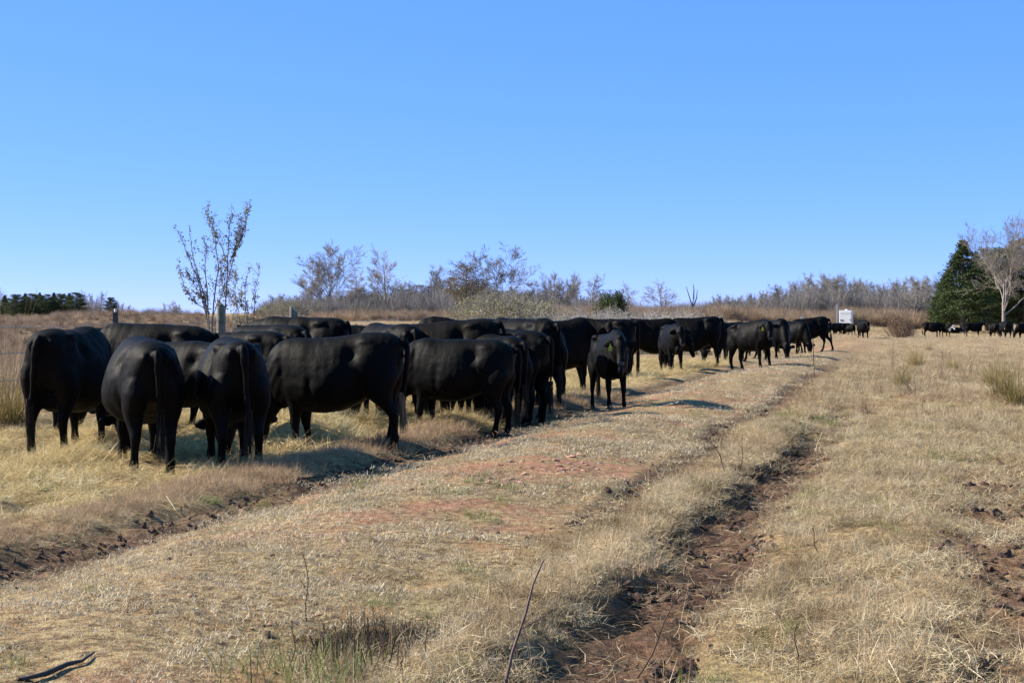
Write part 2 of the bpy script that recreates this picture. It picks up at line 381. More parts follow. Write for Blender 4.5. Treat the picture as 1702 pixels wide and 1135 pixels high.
def scatter(name, P, scl, coll, nidx, label, kind_cat, tilt=.12):
    """one 'stuff' object: a point mesh whose geometry nodes put a clump on every point"""
    n = len(P)
    me = bpy.data.meshes.new(name); me.vertices.add(n); me.vertices.foreach_set('co', np.asarray(P, np.float32).ravel())
    rot = np.stack([rng.normal(0, tilt, n), rng.normal(0, tilt, n), rng.uniform(0, 2 * pi, n)], -1).astype(np.float32)
    a = me.attributes.new('rot', 'FLOAT_VECTOR', 'POINT'); a.data.foreach_set('vector', rot.ravel())
    a = me.attributes.new('scl', 'FLOAT', 'POINT'); a.data.foreach_set('value', np.asarray(scl, np.float32))
    a = me.attributes.new('idx', 'INT', 'POINT'); a.data.foreach_set('value', rng.integers(0, nidx, n).astype(np.int32))
    o = obj(name, me)
    g = bpy.data.node_groups.new(name + '_nodes', 'GeometryNodeTree')
    g.interface.new_socket('Geometry', in_out='INPUT', socket_type='NodeSocketGeometry')
    g.interface.new_socket('Geometry', in_out='OUTPUT', socket_type='NodeSocketGeometry')
    gi = g.nodes.new('NodeGroupInput'); go = g.nodes.new('NodeGroupOutput')
    iop = g.nodes.new('GeometryNodeInstanceOnPoints'); ci = g.nodes.new('GeometryNodeCollectionInfo')
    ci.inputs['Collection'].default_value = coll; ci.inputs['Separate Children'].default_value = True; ci.inputs['Reset Children'].default_value = True
    def na(nm, dt):
        x = g.nodes.new('GeometryNodeInputNamedAttribute'); x.data_type = dt; x.inputs[0].default_value = nm
        return [s for s in x.outputs if s.enabled and s.name == 'Attribute'][0]
    iop.inputs['Pick Instance'].default_value = True
    g.links.new(gi.outputs[0], iop.inputs['Points']); g.links.new(ci.outputs[0], iop.inputs['Instance'])
    g.links.new(na('idx', 'INT'), iop.inputs['Instance Index'])
    g.links.new(na('scl', 'FLOAT'), iop.inputs['Scale'])
    e2r = g.nodes.new('FunctionNodeEulerToRotation'); g.links.new(na('rot', 'FLOAT_VECTOR'), e2r.inputs[0])
    g.links.new(e2r.outputs[0], iop.inputs['Rotation'])
    g.links.new(iop.outputs[0], go.inputs[0])
    md = o.modifiers.new('scatter', 'NODES'); md.node_group = g
    tag(o, label, kind_cat, kind='stuff'); return o

C_short = proto_collection('short_turf', [tuft('short_turf_patch', M_short, [blades(150, .26, .015, .05, .7, 1.55, .0050, .8, 2)]) for _ in range(4)])
C_med = proto_collection('medium_grass', [tuft('matted_grass_patch', M_med, [
    blades(110, .20, .03, .10, .2, 1.4, .0048, 1.1, 3), blades(70, .22, .06, .16, 1.0, 1.55, .0045, .6, 3, .02), blades(12, .2, .10, .22, .2, 1.1, .004, .8, 3)]) for _ in range(5)])
C_tall = proto_collection('tall_grass', [tuft('pale_grass_clump', M_tall, [
    blades(120, .12, .06, .17, .0, .95, .0045, 1.1, 3), blades(60, .2, .05, .15, .8, 1.4, .0045, .6, 3)]) for _ in range(4)])
C_rust = proto_collection('rust_grass', [tuft('rusty_grass_clump', M_rust, [
    blades(240, .2, .05, .14, .1, 1.2, .0032, 1.1, 3)]) for _ in range(3)])
C_hay = proto_collection('hay', [tuft('hay_patch', M_hay, [
    blades(110, .25, .08, .28, .9, 1.6, .0055, .5, 3, .02, upb=.06), blades(50, .2, .06, .16, .3, 1.4, .005, .7, 2)]) for _ in range(4)])
C_green = proto_collection('green_grass', [tuft('green_grass_patch', M_green, [
    blades(90, .14, .05, .14, .1, .9, .0045, .7, 3)]) for _ in range(2)])
def weedproto():
    ps = []
    for k in range(rng.integers(2, 5)):
        V, F, B = blades(1, .08, .28, .6, .0, .35, .006, .3, 4, wtip=.4)
        ps.append((V, F, B))
        tipz = V[-2]
        V2, F2, B2 = blades(7, .01, .06, .17, .3, 1.0, .0035, .4, 2)
        hfrac = rng.uniform(.45, 1, 7).repeat(6)[:, None]; V2 = V2 * 1.0 + (V[0] + (tipz - V[0]) * hfrac)
        ps.append((V2, F2, B2))
    return ps
C_weed = proto_collection('weeds', [tuft('dry_weed', M_weed, weedproto()) for _ in range(6)])
def far_tuft(mat, name): return tuft(name, mat, [blades(90, .55, .05, .16, .3, 1.4, .014, .8, 2)])
C_far = proto_collection('far_grass', [far_tuft(M_med, 'far_grass_patch'), far_tuft(M_tall, 'far_pale_patch'), far_tuft(M_rust, 'far_rusty_patch'), far_tuft(M_short, 'far_turf_patch')])

def cand(n, y0, y1, tm=.47):
    """random ground points, spread evenly over the wedge of field that can be seen (with a margin)"""
    Y = np.sqrt(rng.uniform(y0 ** 2, y1 ** 2, n)); X = rng.uniform(-tm, tm, n) * Y + rng.uniform(-1.5, 1.5, n)
    return X, Y
def keep(X, Y, w):
    k = rng.uniform(0, 1, len(X)) < w; return X[k], Y[k]
def lay(X, Y, dz=0): return np.stack([X, Y, height(X, Y) + dz], -1)

def weights(X, Y):
    u, uu, rut, rut2, track, edge = zones(X, Y)
    dirt = np.clip(rut + rut2 * .8 + edge + track, 0, 1)
    road = band(uu, -4.3, 1.55, .25)
    # spurs where the turf is worn down to red rubble
    bare = np.clip(np.exp(-(((X - 1.0) / .8) ** 2 + ((Y - 14.8) / 1.0) ** 2)) * 1.3 + sstep(.50, .62, fbm(X * .5, Y * .9, 77)) * .8 * road + .45 * sstep(.55, .65, fbm(X * 1.6, Y * 1.6, 78)) * road, 0, 1)
    hayz = (1 - sstep(-7.3, -6.7, uu)) * sstep(-13.2, -12.4, u)
    bank = sstep(-7.6, -7.0, uu) * (1 - sstep(-6.6, -6.3, uu)) if False else band(uu, -6.85, .45, .15)
    beyond = 1 - sstep(-13.2, -12.6, u)
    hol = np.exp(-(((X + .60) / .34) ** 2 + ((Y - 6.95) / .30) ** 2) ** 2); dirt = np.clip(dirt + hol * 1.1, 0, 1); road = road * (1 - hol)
    right = sstep(-2.75, -2.5, uu)
    return u, uu, dirt, road, bare, hayz, bank, beyond, right

def dist_scale(Y): return (.80 + .20 * sstep(9, 16, Y)) * (1 + .35 * sstep(14, 45, Y))
# near field, 4-20 m
X, Y = cand(16000, 4.2, 21)
u, uu, dirt, road, bare, hayz, bank, beyond, right = weights(X, Y)
a, b = keep(X, Y, np.clip(road * .72, 0, 1) * (1 - bare) * (1 - dirt * .9)); Pshort = [lay(a, b)]
X, Y = cand(11000, 4.2, 21); u, uu, dirt, road, bare, hayz, bank, beyond, right = weights(X, Y)
cl = fbm(X * .9, Y * .9, 201)
a, b = keep(X, Y, right * (1 - dirt) ** 1.3 * sstep(.26, .50, cl + .04)); Pmed = [lay(a, b)]
X, Y = cand(9000, 4.2, 21); u, uu, dirt, road, bare, hayz, bank, beyond, right = weights(X, Y)
cl = fbm(X * .8, Y * .8, 301)
bermw = band(uu, -2.05, .35, .2) + band(uu, -.45, .5, .3) * .4 + .3 * sstep(.52, .62, cl)
a, b = keep(X, Y, np.clip(right * (1 - dirt) * bermw * .8 * sstep(.4, .55, cl + .03), 0, 1)); Ptall = [lay(a, b)]
X, Y = cand(12000, 7, 30); u, uu, dirt, road, bare, hayz, bank, beyond, right = weights(X, Y)
a, b = keep(X, Y, np.clip(bank, 0, 1) * (1 - dirt * .7) + .05 * right * (1 - dirt)); Prust = [lay(a, b)]
X, Y = cand(22000, 8, 50); u, uu, dirt, road, bare, hayz, bank, beyond, right = weights(X, Y)
a, b = keep(X, Y, np.clip(hayz, 0, 1)); Phay = [lay(a, b)]
X, Y = cand(3000, 4.2, 26); u, uu, dirt, road, bare, hayz, bank, beyond, right = weights(X, Y)
a, b = keep(X, Y, (1 - dirt) * sstep(.55, .7, fbm(X * .7, Y * .7, 401)) * (.25 + .6 * right + .4 * hayz)); Pgreen = [lay(a, b)]
# 20-55 m
X, Y = cand(26000, 20, 60); u, uu, dirt, road, bare, hayz, bank, beyond, right = weights(X, Y)
a, b = keep(X, Y, road * .55 * (1 - dirt)); Pshort.append(lay(a, b))
cl = fbm(X * .4, Y * .4, 511)
a, b = keep(X, Y, (right + beyond) * (1 - dirt * .8) * .6); Pmed.append(lay(a, b))
a, b = keep(X, Y, np.clip((right + beyond) * (1 - dirt) * sstep(.5, .62, cl) * .7, 0, 1)); Ptall.append(lay(a, b))
a, b = keep(X, Y, np.clip(beyond * .5 * sstep(.4, .6, 1 - cl) + right * .1, 0, 1)); Prust.append(lay(a, b))
def add(name, Ps, coll, k, label, cat, s0=.6, s1=1.35):
    P = np.concatenate(Ps); s = rng.uniform(s0, s1, len(P)) * dist_scale(P[:, 1]) * (.55 + .9 * fbm(P[:, 0] * 1.1, P[:, 1] * 1.1, 888)); return scatter(name, P, s, coll, k, label, cat)
add('short_turf', Pshort, C_short, 4, 'short dry yellowish turf worn flat along the farm track', 'grass')
add('matted_grass', Pmed, C_med, 5, 'matted straw coloured winter grass to the right of the farm track', 'grass')
add('pale_grass_clumps', Ptall, C_tall, 4, 'pale bleached clumps of taller dry grass along the muddy ruts', 'grass', .45, 1.1)
add('rusty_grass', Prust, C_rust, 3, 'fine rusty brown grass on the bank left of the track', 'grass')
add('scattered_hay', Phay, C_hay, 4, 'loose yellow hay trampled around the feet of the herd', 'hay', .5, 1.05)
add('green_grass_shoots', Pgreen, C_green, 2, 'low green shoots coming up between the dry grass', 'grass', .6, 1.1)
X, Y = cand(1500, 5.5, 40); u, uu, dirt, road, bare, hayz, bank, beyond, right = weights(X, Y)
a, b = keep(X, Y, np.clip(right * .35 * (1 - dirt) + bank * .1 + beyond * .7, 0, 1))
scatter('dry_weeds', lay(a, b), rng.uniform(.35, 1.0, len(a)) * np.where(b > 20, 1.2, .6), C_weed, 6, 'thin dark dry weed stalks standing in the rough grass', 'weeds', .25)
X, Y = cand(26000, 52, 260, .5); u, uu, dirt, road, bare, hayz, bank, beyond, right = weights(X, Y)
k = rng.uniform(0, 1, len(X)) < np.where(Y < 120, .9, .45) * (1 - .6 * road)
P = lay(X[k], Y[k]); scatter('distant_grass', P, rng.uniform(.6, 1.1, len(P)) * (1 + sstep(60, 200, P[:, 1])), C_far, 4,
                             'rough brown pasture grass of the far field', 'grass')

# soil clods in the ruts
def clod_mesh(name, mat, s=1):
    import bmesh
    bm = bmesh.new(); bmesh.ops.create_icosphere(bm, subdivisions=2, radius=.03 * s)
    sx, sy, sz = rng.uniform(.7, 1.4), rng.uniform(.7, 1.4), rng.uniform(.45, .9); ph = rng.uniform(0, 9, 3)
    for v in bm.verts:
        q = 1 + .28 * sin(v.co.x * 90 / s + ph[0]) * cos(v.co.y * 80 / s + ph[1]) + .16 * sin(v.co.z * 170 / s + ph[2])
        v.co = Vector((v.co.x * q * sx, v.co.y * q * sy, v.co.z * q * sz))
    me = bpy.data.meshes.new(name); bm.to_mesh(me); bm.free(); me.materials.append(mat); return me
C_clod = proto_collection('clods', [bpy.data.objects.new('soil_clod', clod_mesh('soil_clod', M_clod)) for _ in range(5)])
X, Y = cand(150000, 4.2, 26); u, uu, rut, rut2, track, edge = zones(X, Y)
a, b = keep(X, Y, np.clip(rut + rut2 * .35 + edge * .45 + track * .5, 0, 1) * sstep(.38, .62, fbm(X * 2, Y * 2, 71)))
scatter('soil_clods', lay(a, b, .002), np.minimum(rng.gamma(1.7, .24, len(a)) + .16, 1.4), C_clod, 5, 'dark brown crumbled soil churned up in the ruts', 'soil', .6)
a, b = keep(X, Y, np.clip(rut + edge * .6 + track * .5 + rut2, 0, 1) * .05)
C_straw = proto_collection('loose_straws', [tuft('loose_straws', M_med, [blades(14, .2, .05, .2, 1.2, 1.6, .004, .4, 3, .02)]) for _ in range(3)])
scatter('loose_straws', lay(a, b, .015), rng.uniform(.6, 1.2, len(a)), C_straw, 3, 'single dry straws lying on the bare soil of the ruts', 'straw', .2)
# ------------------------------------------------------------------ cattle
def ring(c, side, up, a, b, n=20, p=2.0, pear=0.0):
    """superellipse ring: a along side, b along up"""
    th = np.arange(n) * 2 * pi / n
    cs, sn = np.cos(th), np.sin(th)
    x = np.sign(cs) * np.abs(cs) ** (2 / p) * a; y = np.sign(sn) * np.abs(sn) ** (2 / p) * b
    x = x * (1 - pear * sn)
    return np.asarray(c)[None] + x[:, None] * side[None] + y[:, None] * up[None]
def loft(rings):
    n = len(rings[0]); V = np.concatenate(rings + [rings[0].mean(0)[None], rings[-1].mean(0)[None]]); m = len(rings)
    F3, F4 = [], []
    for i in range(m - 1):
        for j in range(n):
            k = (j + 1) % n; F4.append((i * n + j, i * n + k, (i + 1) * n + k, (i + 1) * n + j))
    for j in range(n):
        k = (j + 1) % n; F3.append((m * n, j, k)) ; F3.append((m * n + 1, (m - 1) * n + k, (m - 1) * n + j))
    return V, F3, F4
def nrm(v): v = np.asarray(v, float); return v / max(np.linalg.norm(v), 1e-9)
def chain(pts, radii, side=(0, 1, 0), n=14, sides=None, p=2.0):
    """loft along points, radii (a across, b in plane)"""
    P = np.array(pts, float); R = []
    for i in range(len(P)):
        t = nrm(P[min(i + 1, len(P) - 1)] - P[max(i - 1, 0)]); s = np.array(sides[i] if sides is not None else side, float)
        s = nrm(s - t * s.dot(t)); u = np.cross(t, s)
        R.append(ring(P[i], s, u, radii[i][0], radii[i][1], n, p))
    return loft(R)
def ell(c, r, n=12, m=8):
    R = []
    for i in range(1, m):
        f = pi * i / m; R.append(ring(np.array(c) + np.array([0, 0, -cos(f) * r[2]]), np.array([1., 0, 0]), np.array([0, 1., 0]), r[0] * sin(f), r[1] * sin(f), n))
    return loft(R)
def dense(P, R, k=4):
    """Catmull-Rom subdivision of centres and radii"""
    A = np.concatenate([np.array(P, float), np.array(R, float)], 1); A = np.concatenate([[2 * A[0] - A[1]], A, [2 * A[-1] - A[-2]]])
    out = []
    for i in range(1, len(A) - 2):
        for j in range(k):
            t = j / k; p0, p1, p2, p3 = A[i - 1], A[i], A[i + 1], A[i + 2]
            out.append(.5 * ((2 * p1) + (-p0 + p2) * t + (2 * p0 - 5 * p1 + 4 * p2 - p3) * t * t + (-p0 + 3 * p1 - 3 * p2 + p3) * t ** 3))
    out.append(A[-2]); out = np.array(out); out[:, 3:] = np.maximum(out[:, 3:], .012)
    return out[:, :3], out[:, 3:]

HAIR = None
def make_cow(name, label, neck='graze', yaw=0.0, legs=((0, 0), (0, 0), (0, 0), (0, 0)), belly=1.0, voxel=.021, young=0.0, tail=(0, 0),
             tagcol=None, whiteface=False, brown=False, blond=False, udder=False, lying=False, tagside=-1, group='black cattle feeding along the fence', face=True, hair=True, hip=1.0):
    """heading +X, origin on the ground under the body. legs: (dx, dy) shifts of hooves: front left, front right, hind left, hind right"""
    P = []
    y1 = 1 - .12 * young
    rv = np.random.default_rng(len(label) * 31 + int(100 * legs[0][0]) + int(abs(yaw)) * 3); sag, hi, wi = rv.uniform(-.03, .035), rv.uniform(-.02, .03), rv.uniform(.93, 1.05)
    # trunk
    T = [(-.90, 1.13, .07, .07, 0), (-.86, 1.09, .19, .15, 0), (-.78, 1.045, .275, .225, .02), (-.64, 1.02, .325, .275, .04), (-.48, .985, .365, .29 * hip, .08),
         (-.30, .95, .395, .30, .14), (-.10, .925, .42, .335, .20), (.10, .915, .43, .35, .22), (.30, .92, .43, .335, .18), (.48, .935, .425, .295, .10),
         (.62, .945, .405, .265, .04), (.74, .95, .36, .235, 0), (.84, .96, .28, .185, 0), (.90, .97, .16, .10, 0)]
    pts = [(x, 0, zc + hi * math.exp(-((x + .55) / .3) ** 2) - sag * math.exp(-((x + .0) / .3) ** 2) - (belly - 1) * .10 * math.exp(-((x - .05) / .45) ** 2)) for x, zc, hh, hw, q in T]
    rad = [(hw * wi * (1 + (belly - 1) * .9 * math.exp(-((x) / .45) ** 2)) * y1, hh * (1 + (belly - 1) * .28 * math.exp(-((x - .05) / .45) ** 2)) * (1 - .09 * young)) for x, zc, hh, hw, q in T]
    dp, dr = dense(pts, [(a, b, q[4]) for (a, b), q in zip(rad, T)], 3)
    P.append(loft([ring(c, np.array([0, 1., 0]), np.array([0, 0, 1.]), r[0], r[1], 26, 2.25, r[2] if r[2] > .013 else 0) for c, r in zip(dp, dr)]))
    # bony and muscular landmarks
    for s in (1, -1):
        P.append(ell((-.50, s * .165 * y1 * hip, 1.243), (.15, .085, .06)))            # hook bones
        P.append(ell((-.85, s * .10, 1.185), (.065, .055, .07)))                    # pin bones
        P.append(ell((.50, s * .20 * y1, .92), (.14, .085, .25)))                # shoulder
        P.append(ell((.62, s * .155 * y1, .80), (.13, .09, .13)))
        P.append(ell((-.52, s * .225 * y1, .72), (.10, .055, .13)))                # stifle / flank fold
    P.append(ell((.52, 0, 1.285), (.20, .085, .07)))                             # withers
    P.append(ell((.76, 0, .66), (.17, .09, .13)))                                # brisket
    P.append(ell((-.93, 0, 1.235), (.06, .035, .06)))                            # tail head
    if udder: P.append(ell((-.50, 0, .60), (.18, .15, .12)))
    # legs
    sx = .165 * y1
    if not lying:
        for k, (dx, dy) in enumerate(legs):
            s = 1 if k % 2 == 0 else -1
            if k < 2:
                J = [(.56, sx * .95, .90, .10, .19), (.53, sx * 1.05, .74, .095, .155), (.50, sx * 1.04, .62, .08, .115), (.505, sx, .52, .066, .085), (.515, sx, .43, .055, .062),
                     (.525, sx, .36, .052, .056), (.52, sx, .30, .040, .042), (.52, sx, .20, .036, .038), (.52, sx, .125, .046, .048), (.54, sx, .075, .042, .045), (.555, sx, .045, .052, .062), (.56, sx, .012, .056, .072)]
                top = .62
            else:
                J = [(-.62, sx * .90, .98, .125, .24), (-.64, sx * 1.05, .84, .125, .235), (-.61, sx * 1.12, .70, .115, .20), (-.62, sx * 1.08, .60, .092, .150), (-.67, sx * 1.02, .51, .066, .098),
                     (-.725, sx, .43, .050, .070), (-.735, sx, .37, .044, .056), (-.725, sx, .28, .037, .042), (-.71, sx, .19, .037, .041), (-.70, sx, .125, .047, .050), (-.675, sx, .075, .042, .045),
                     (-.655, sx, .045, .052, .062), (-.65, sx, .012, .056, .072)]
                top = .72
            pts, rad = [], []
            for x, y, z, a, b in J:
                f = min(1, max(0, (top - z) / top)) ** .9
                pts.append((x + dx * f, s * y + dy * f, z)); lk = 1 + .16 * min(1, max(0, (.62 - z) / .2)) * (1 if z > .1 else .4); rad.append((a * (1 - .1 * young) * lk, b * (1 - .08 * young) * lk))
            dp, dr = dense(pts, rad, 2)
            P.append(loft([ring(c, np.array([0, 1., 0]), np.array([-1., 0, 0]), r[0], r[1], 14, 2.1) for c, r in zip(dp, dr)]))
            if k >= 2:
                hx = -.765 + dx * .42; P.append(ell((hx, s * sx + dy * .42, .455), (.035, .026, .06)))   # point of hock
    else:
        for s in (1, -1):
            P.append(chain([(.55, s * .2, .75), (.75, s * .3, .56), (.45, s * .33, .5)], [(.1, .1), (.07, .07), (.05, .05)]))
            P.append(chain([(-.5, s * .24, .75), (-.15, s * .36, .58), (-.5, s * .40, .5)], [(.16, .16), (.09, .09), (.05, .05)]))
    # neck and head
    psi = radians(yaw)
    spec = {'graze': (-50, .78, -74), 'low': (-22, .66, -62), 'level': (8, .56, -52), 'up': (34, .55, -44), 'flat': (-5, .62, -25)}[neck]
    if isinstance(spec, tuple): el, NL, hp = spec
    NL *= (1 - .06 * young)
    a = radians(el); base = np.array([.60, 0, 1.06]); nd = np.array([cos(a) * cos(psi * .55), cos(a) * sin(psi * .55), sin(a)])
    poll = base + nd * NL
    ha = radians(hp); hd = np.array([cos(ha) * cos(psi), cos(ha) * sin(psi), sin(ha)]); hs = np.array([-sin(psi), cos(psi), 0]); hu = np.cross(hd, hs)
    B0 = np.array([.50, 0, 1.0]); B1 = np.array([.80, .0, 1.0 + .10 * (a > 0)]) ; B2 = poll - hd * .02 - nd * .24 - np.array([0, 0, .03]); B3 = poll + hd * .06 - hu * -.0
    pts, rad, sid = [], [], []
    n = 9
    for i in range(n):
        t = i / (n - 1); c = (1 - t) ** 3 * B0 + 3 * (1 - t) ** 2 * t * B1 + 3 * (1 - t) * t * t * B2 + t ** 3 * B3
        pts.append(c); rad.append((.225 * (1 - t) ** 1.1 * y1 + .098 * (1 - (1 - t) ** 1.1), .345 * (1 - t) ** 1.0 + .135 * (1 - (1 - t))))
        w = nrm(np.array([-sin(psi * t), cos(psi * t), 0])); sid.append(w)
    P.append(chain(pts, rad, sides=sid, n=20))
    hk = 1 - .04 * young
    HS = [(-.075, .012, .06, .05), (-.04, .008, .10, .085), (.02, .0, .118, .112), (.09, -.006, .124, .125), (.16, -.014, .118, .120), (.23, -.028, .092, .102), (.29, -.034, .078, .084), (.35, -.034, .076, .076),
          (.40, -.034, .084, .073), (.44, -.034, .080, .064), (.468, -.034, .050, .038)]
    hp_, hr_ = dense([poll + hd * s * hk + hu * (-o) * -1 for s, o, _, _ in HS], [(x * hk, b * hk) for _, _, x, b in HS], 2)
    P.append(loft([ring(c, hs, hu, r[0], r[1], 18, 2.2) for c, r in zip(hp_, hr_)]))
    if hu[2] < 0 and ha > -pi / 2: pass
    P.append(ell(poll + hd * -.02 + hu * .09 * (1 if hu[2] > 0 else -1) , (.07, .07, .05)))       # poll crest
    dors = hu if hu[2] > 0 else -hu
    for s in (1, -1):
        e0 = poll + hd * .035 + hs * s * .085 - dors * .0
        out = nrm(hs * s * 1.0 - hd * .12 + np.array([0, 0, -.22 if neck != 'up' else -.12]))
        eu = nrm(np.cross(out, nrm(dors * .9 + hd * .2)))
        pts = [e0, e0 + out * .06, e0 + out * .13, e0 + out * .20, e0 + out * .25]
        P.append(chain(pts, [(.024, .036), (.021, .064), (.021, .078), (.018, .056), (.014, .020)], sides=[nrm(dors * .8 + hd * .45)] * 5, n=12))
        P.append(ell(poll + hd * .115 + hs * s * .095 + dors * .055, (.032, .032, .026)))          # brow
    # tail
    t0, t1 = tail
    tz = 0 if not lying else .45
    tp = [(-.90, 0, 1.245), (-.955, t1 * .1, 1.235), (-.985, t1 * .25, 1.17), (-.985 - t0 * .2, t1 * .4, 1.02), (-.985 - t0 * .5, t1 * .6, .82 if not lying else .9), (-.97 - t0 * .8, t1 * .8, .64 if not lying else .7), (-.965 - t0, t1, .50 if not lying else .55)]
    P.append(chain(tp, [(.040, .040), (.043, .040), (.042, .036), (.037, .034), (.034, .031), (.031, .029), (.027, .026)], n=10))
    V, F = [], []; o = 0
    for v, f3, f4 in P:
        V += [tuple(x) for x in v]; F += [tuple(i + o for i in f) for f in f3] + [tuple(i + o for i in f) for f in f4]; o += len(v)
    me = bpy.data.meshes.new('tmp'); me.from_pydata(V, [], F)
    import bmesh
    bm = bmesh.new(); bm.from_mesh(me); bmesh.ops.recalc_face_normals(bm, faces=bm.faces); bm.to_mesh(me); bm.free()
    tmp = bpy.data.objects.new('tmp', me); COL.objects.link(tmp)
    rm = tmp.modifiers.new('r', 'REMESH'); rm.mode = 'VOXEL'; rm.voxel_size = voxel; rm.use_smooth_shade = True
    sm = tmp.modifiers.new('s', 'SMOOTH'); sm.factor = .5; sm.iterations = 5 if voxel < .03 else 2
    dg = bpy.context.evaluated_depsgraph_get(); dg.update()
    bme = bpy.data.meshes.new_from_object(tmp.evaluated_get(dg)); bpy.data.objects.remove(tmp)
    # hollows, creases and loose hide, different on every animal
    nv = len(bme.vertices); co = np.zeros(nv * 3, np.float32); no = np.zeros(nv * 3, np.float32)
    bme.vertices.foreach_get('co', co); bme.vertices.foreach_get('normal', no); co = co.reshape(-1, 3).astype(float); no = no.reshape(-1, 3)
    sd_ = len(label) * 7 + int(abs(yaw)) + int(legs[0][0] * 100)
    ax, ay, az = co[:, 0], np.abs(co[:, 1]), co[:, 2]
    def g3(x, y, z, rx, ry, rz): return np.exp(-((ax - x) / rx) ** 2 - ((ay - y) / ry) ** 2 - ((az - z) / rz) ** 2)
    dsp = -.060 * g3(-.31, .24, 1.14, .10, .2, .10) - .020 * g3(.24, .3, .80, .05, .2, .22) - .028 * g3(-.36, .3, .74, .06, .2, .20)
    dsp = dsp - .018 * g3(.64, .2, 1.05, .05, .3, .22) + .012 * g3(-.10, .3, .85, .25, .2, .2) - .02 * g3(-.70, .2, 1.12, .08, .12, .12) + .016 * g3(-.70, .22, .90, .12, .2, .16)
    upm = np.clip((az - .35) / .3, 0, 1)
    n1_ = fbm(ax * 3.5 + co[:, 1] * 2 + sd_, az * 3.5 + co[:, 1] * 1.5, 3, 3); n2_ = fbm(ax * 11 + sd_, az * 6 + co[:, 1] * 5, 9, 3)
    ribs = np.sin(ax * 62) * g3(.0, .32, .98, .28, .3, .22) * .0010
    dsp = dsp + upm * ((n1_ - .5) * .030 + (n2_ - .5) * .012) + ribs
    nk = g3(.80, .0, .95, .16, .3, .35); dsp = dsp + nk * .006 * np.sin(ax * 42 + az * 34 + 5 * n1_)
    co = co + no * dsp[:, None]; bme.vertices.foreach_set('co', co.astype(np.float32).ravel()); bme.update()
    bme.name = 'body'; bme.materials.clear(); bme.materials.append(M_coatbrown if brown else M_coat)
    for pl in bme.polygons: pl.use_smooth = True
    if whiteface:
        bme.materials.append(M_coatwhite)
        for pl in bme.polygons:
            q = np.array(pl.center) - poll
            if q.dot(hd) > -.03 and abs(q.dot(hs)) < .125 and np.linalg.norm(q) < .62 and q.dot(hd) < .6: pl.material_index = 1
    root = empty('cow', (0, 0, 0)); tag(root, label, 'cow', group)
    body = obj('body', bme, root)
    # hooves
    if not lying:
        for k, (dx, dy) in enumerate(legs):
            s = 1 if k % 2 == 0 else -1; x = (.56 if k < 2 else -.65) + dx; y = s * sx + dy; hv, hf = [], []
            parts = []
            for c in (1, -1):
                R = [ring(np.array([x + .012 + q * .012, y + c * .027, z]), np.array([1., 0, 0]), np.array([0, 1., 0]), ra, .029, 10) for q, z, ra in ((0, .062, .052), (.5, .035, .062), (1, -.02, .074))]
                parts.append(loft(R))
            VV, FF, o = [], [], 0
            for v, f3, f4 in parts: VV += [tuple(q) for q in v]; FF += [tuple(i + o for i in f) for f in f3 + f4]; o += len(v)
            hm = bpy.data.meshes.new('hoof'); hm.from_pydata(VV, [], FF); hm.materials.append(M_hoof); obj('hoof', hm, root)
    if face:
        for s in (1, -1):
            v, f3, f4 = ell(poll + hd * .135 * hk + hs * s * .103 + dors * .040, (.019, .019, .019), 10, 6)
            em = bpy.data.meshes.new('eye'); em.from_pydata([tuple(q) for q in v], [], f3 + f4); em.materials.append(M_eye); obj('eye', em, root)
        mz = []
        R = [ring(poll + hd * s_ * hk + hu * o_ * (1 if hu[2] > 0 else -1), hs, hu, a_, b_, 16, 2.3) for s_, o_, a_, b_ in ((.415, -.018, .062, .04), (.440, -.024, .072, .05), (.470, -.030, .056, .042), (.480, -.032, .02, .018))]
        v, f3, f4 = loft(R); nm = bpy.data.meshes.new('nose'); nm.from_pydata([tuple(q) for q in v], [], f3 + f4); nm.materials.append(M_nose)
        for pl in nm.polygons: pl.use_smooth = True
        obj('nose', nm, root)
    if tagcol:
        s = tagside; e0 = poll + hd * .035 + hs * s * .085; out = nrm(hs * s - hd * .12 + np.array([0, 0, -.15])); c = e0 + out * .11 + hd * .03 + dors * .028 + np.array([0, 0, -.055])
        fw = nrm(hd * np.array([1, 1, 0]) + np.array([1e-6, 0, 0])); sd = np.array([-fw[1], fw[0], 0]); up = np.array([0, 0, 1.])
        out2 = [(-.034, -.05), (.034, -.05), (.036, .012), (.012, .035), (.009, .065), (-.009, .065), (-.012, .035), (-.036, .012)]
        vv = [tuple(c + fw * (.045 + d) + sd * x + up * z) for d in (-.002, .002) for x, z in out2]; k8 = len(out2)
        ff = [tuple(range(k8))[::-1], tuple(range(k8, 2 * k8))] + [(i, (i + 1) % k8, k8 + (i + 1) % k8, k8 + i) for i in range(k8)]
        tm = bpy.data.meshes.new('ear_tag'); tm.from_pydata(vv, [], ff); tm.materials.append(M_tagy if tagcol == 'y' else M_tagw); tg = obj('ear_tag', tm, root)
        tg['label'] = 'yellow ear tag' if tagcol == 'y' else 'pale ear tag'
        ink = []
        for x0, z0, w_, h_ in ((-.02, -.036, .008, .034), (.004, -.036, .018, .007), (.004, -.009, .018, .007), (.015, -.036, .007, .034)):
            ink.append((x0, z0, w_, h_))
        vv, ff = [], []
        for x0, z0, w_, h_ in ink:
            b0 = len(vv)
            for d in (.0025, .0045):
                for x, z in ((x0, z0), (x0 + w_, z0), (x0 + w_, z0 + h_), (x0, z0 + h_)): vv.append(tuple(c + fw * (.045 + d) + sd * x + up * z))
            ff += [(b0 + 3, b0 + 2, b0 + 1, b0), (b0 + 4, b0 + 5, b0 + 6, b0 + 7)] + [(b0 + i, b0 + (i + 1) % 4, b0 + 4 + (i + 1) % 4, b0 + 4 + i) for i in range(4)]
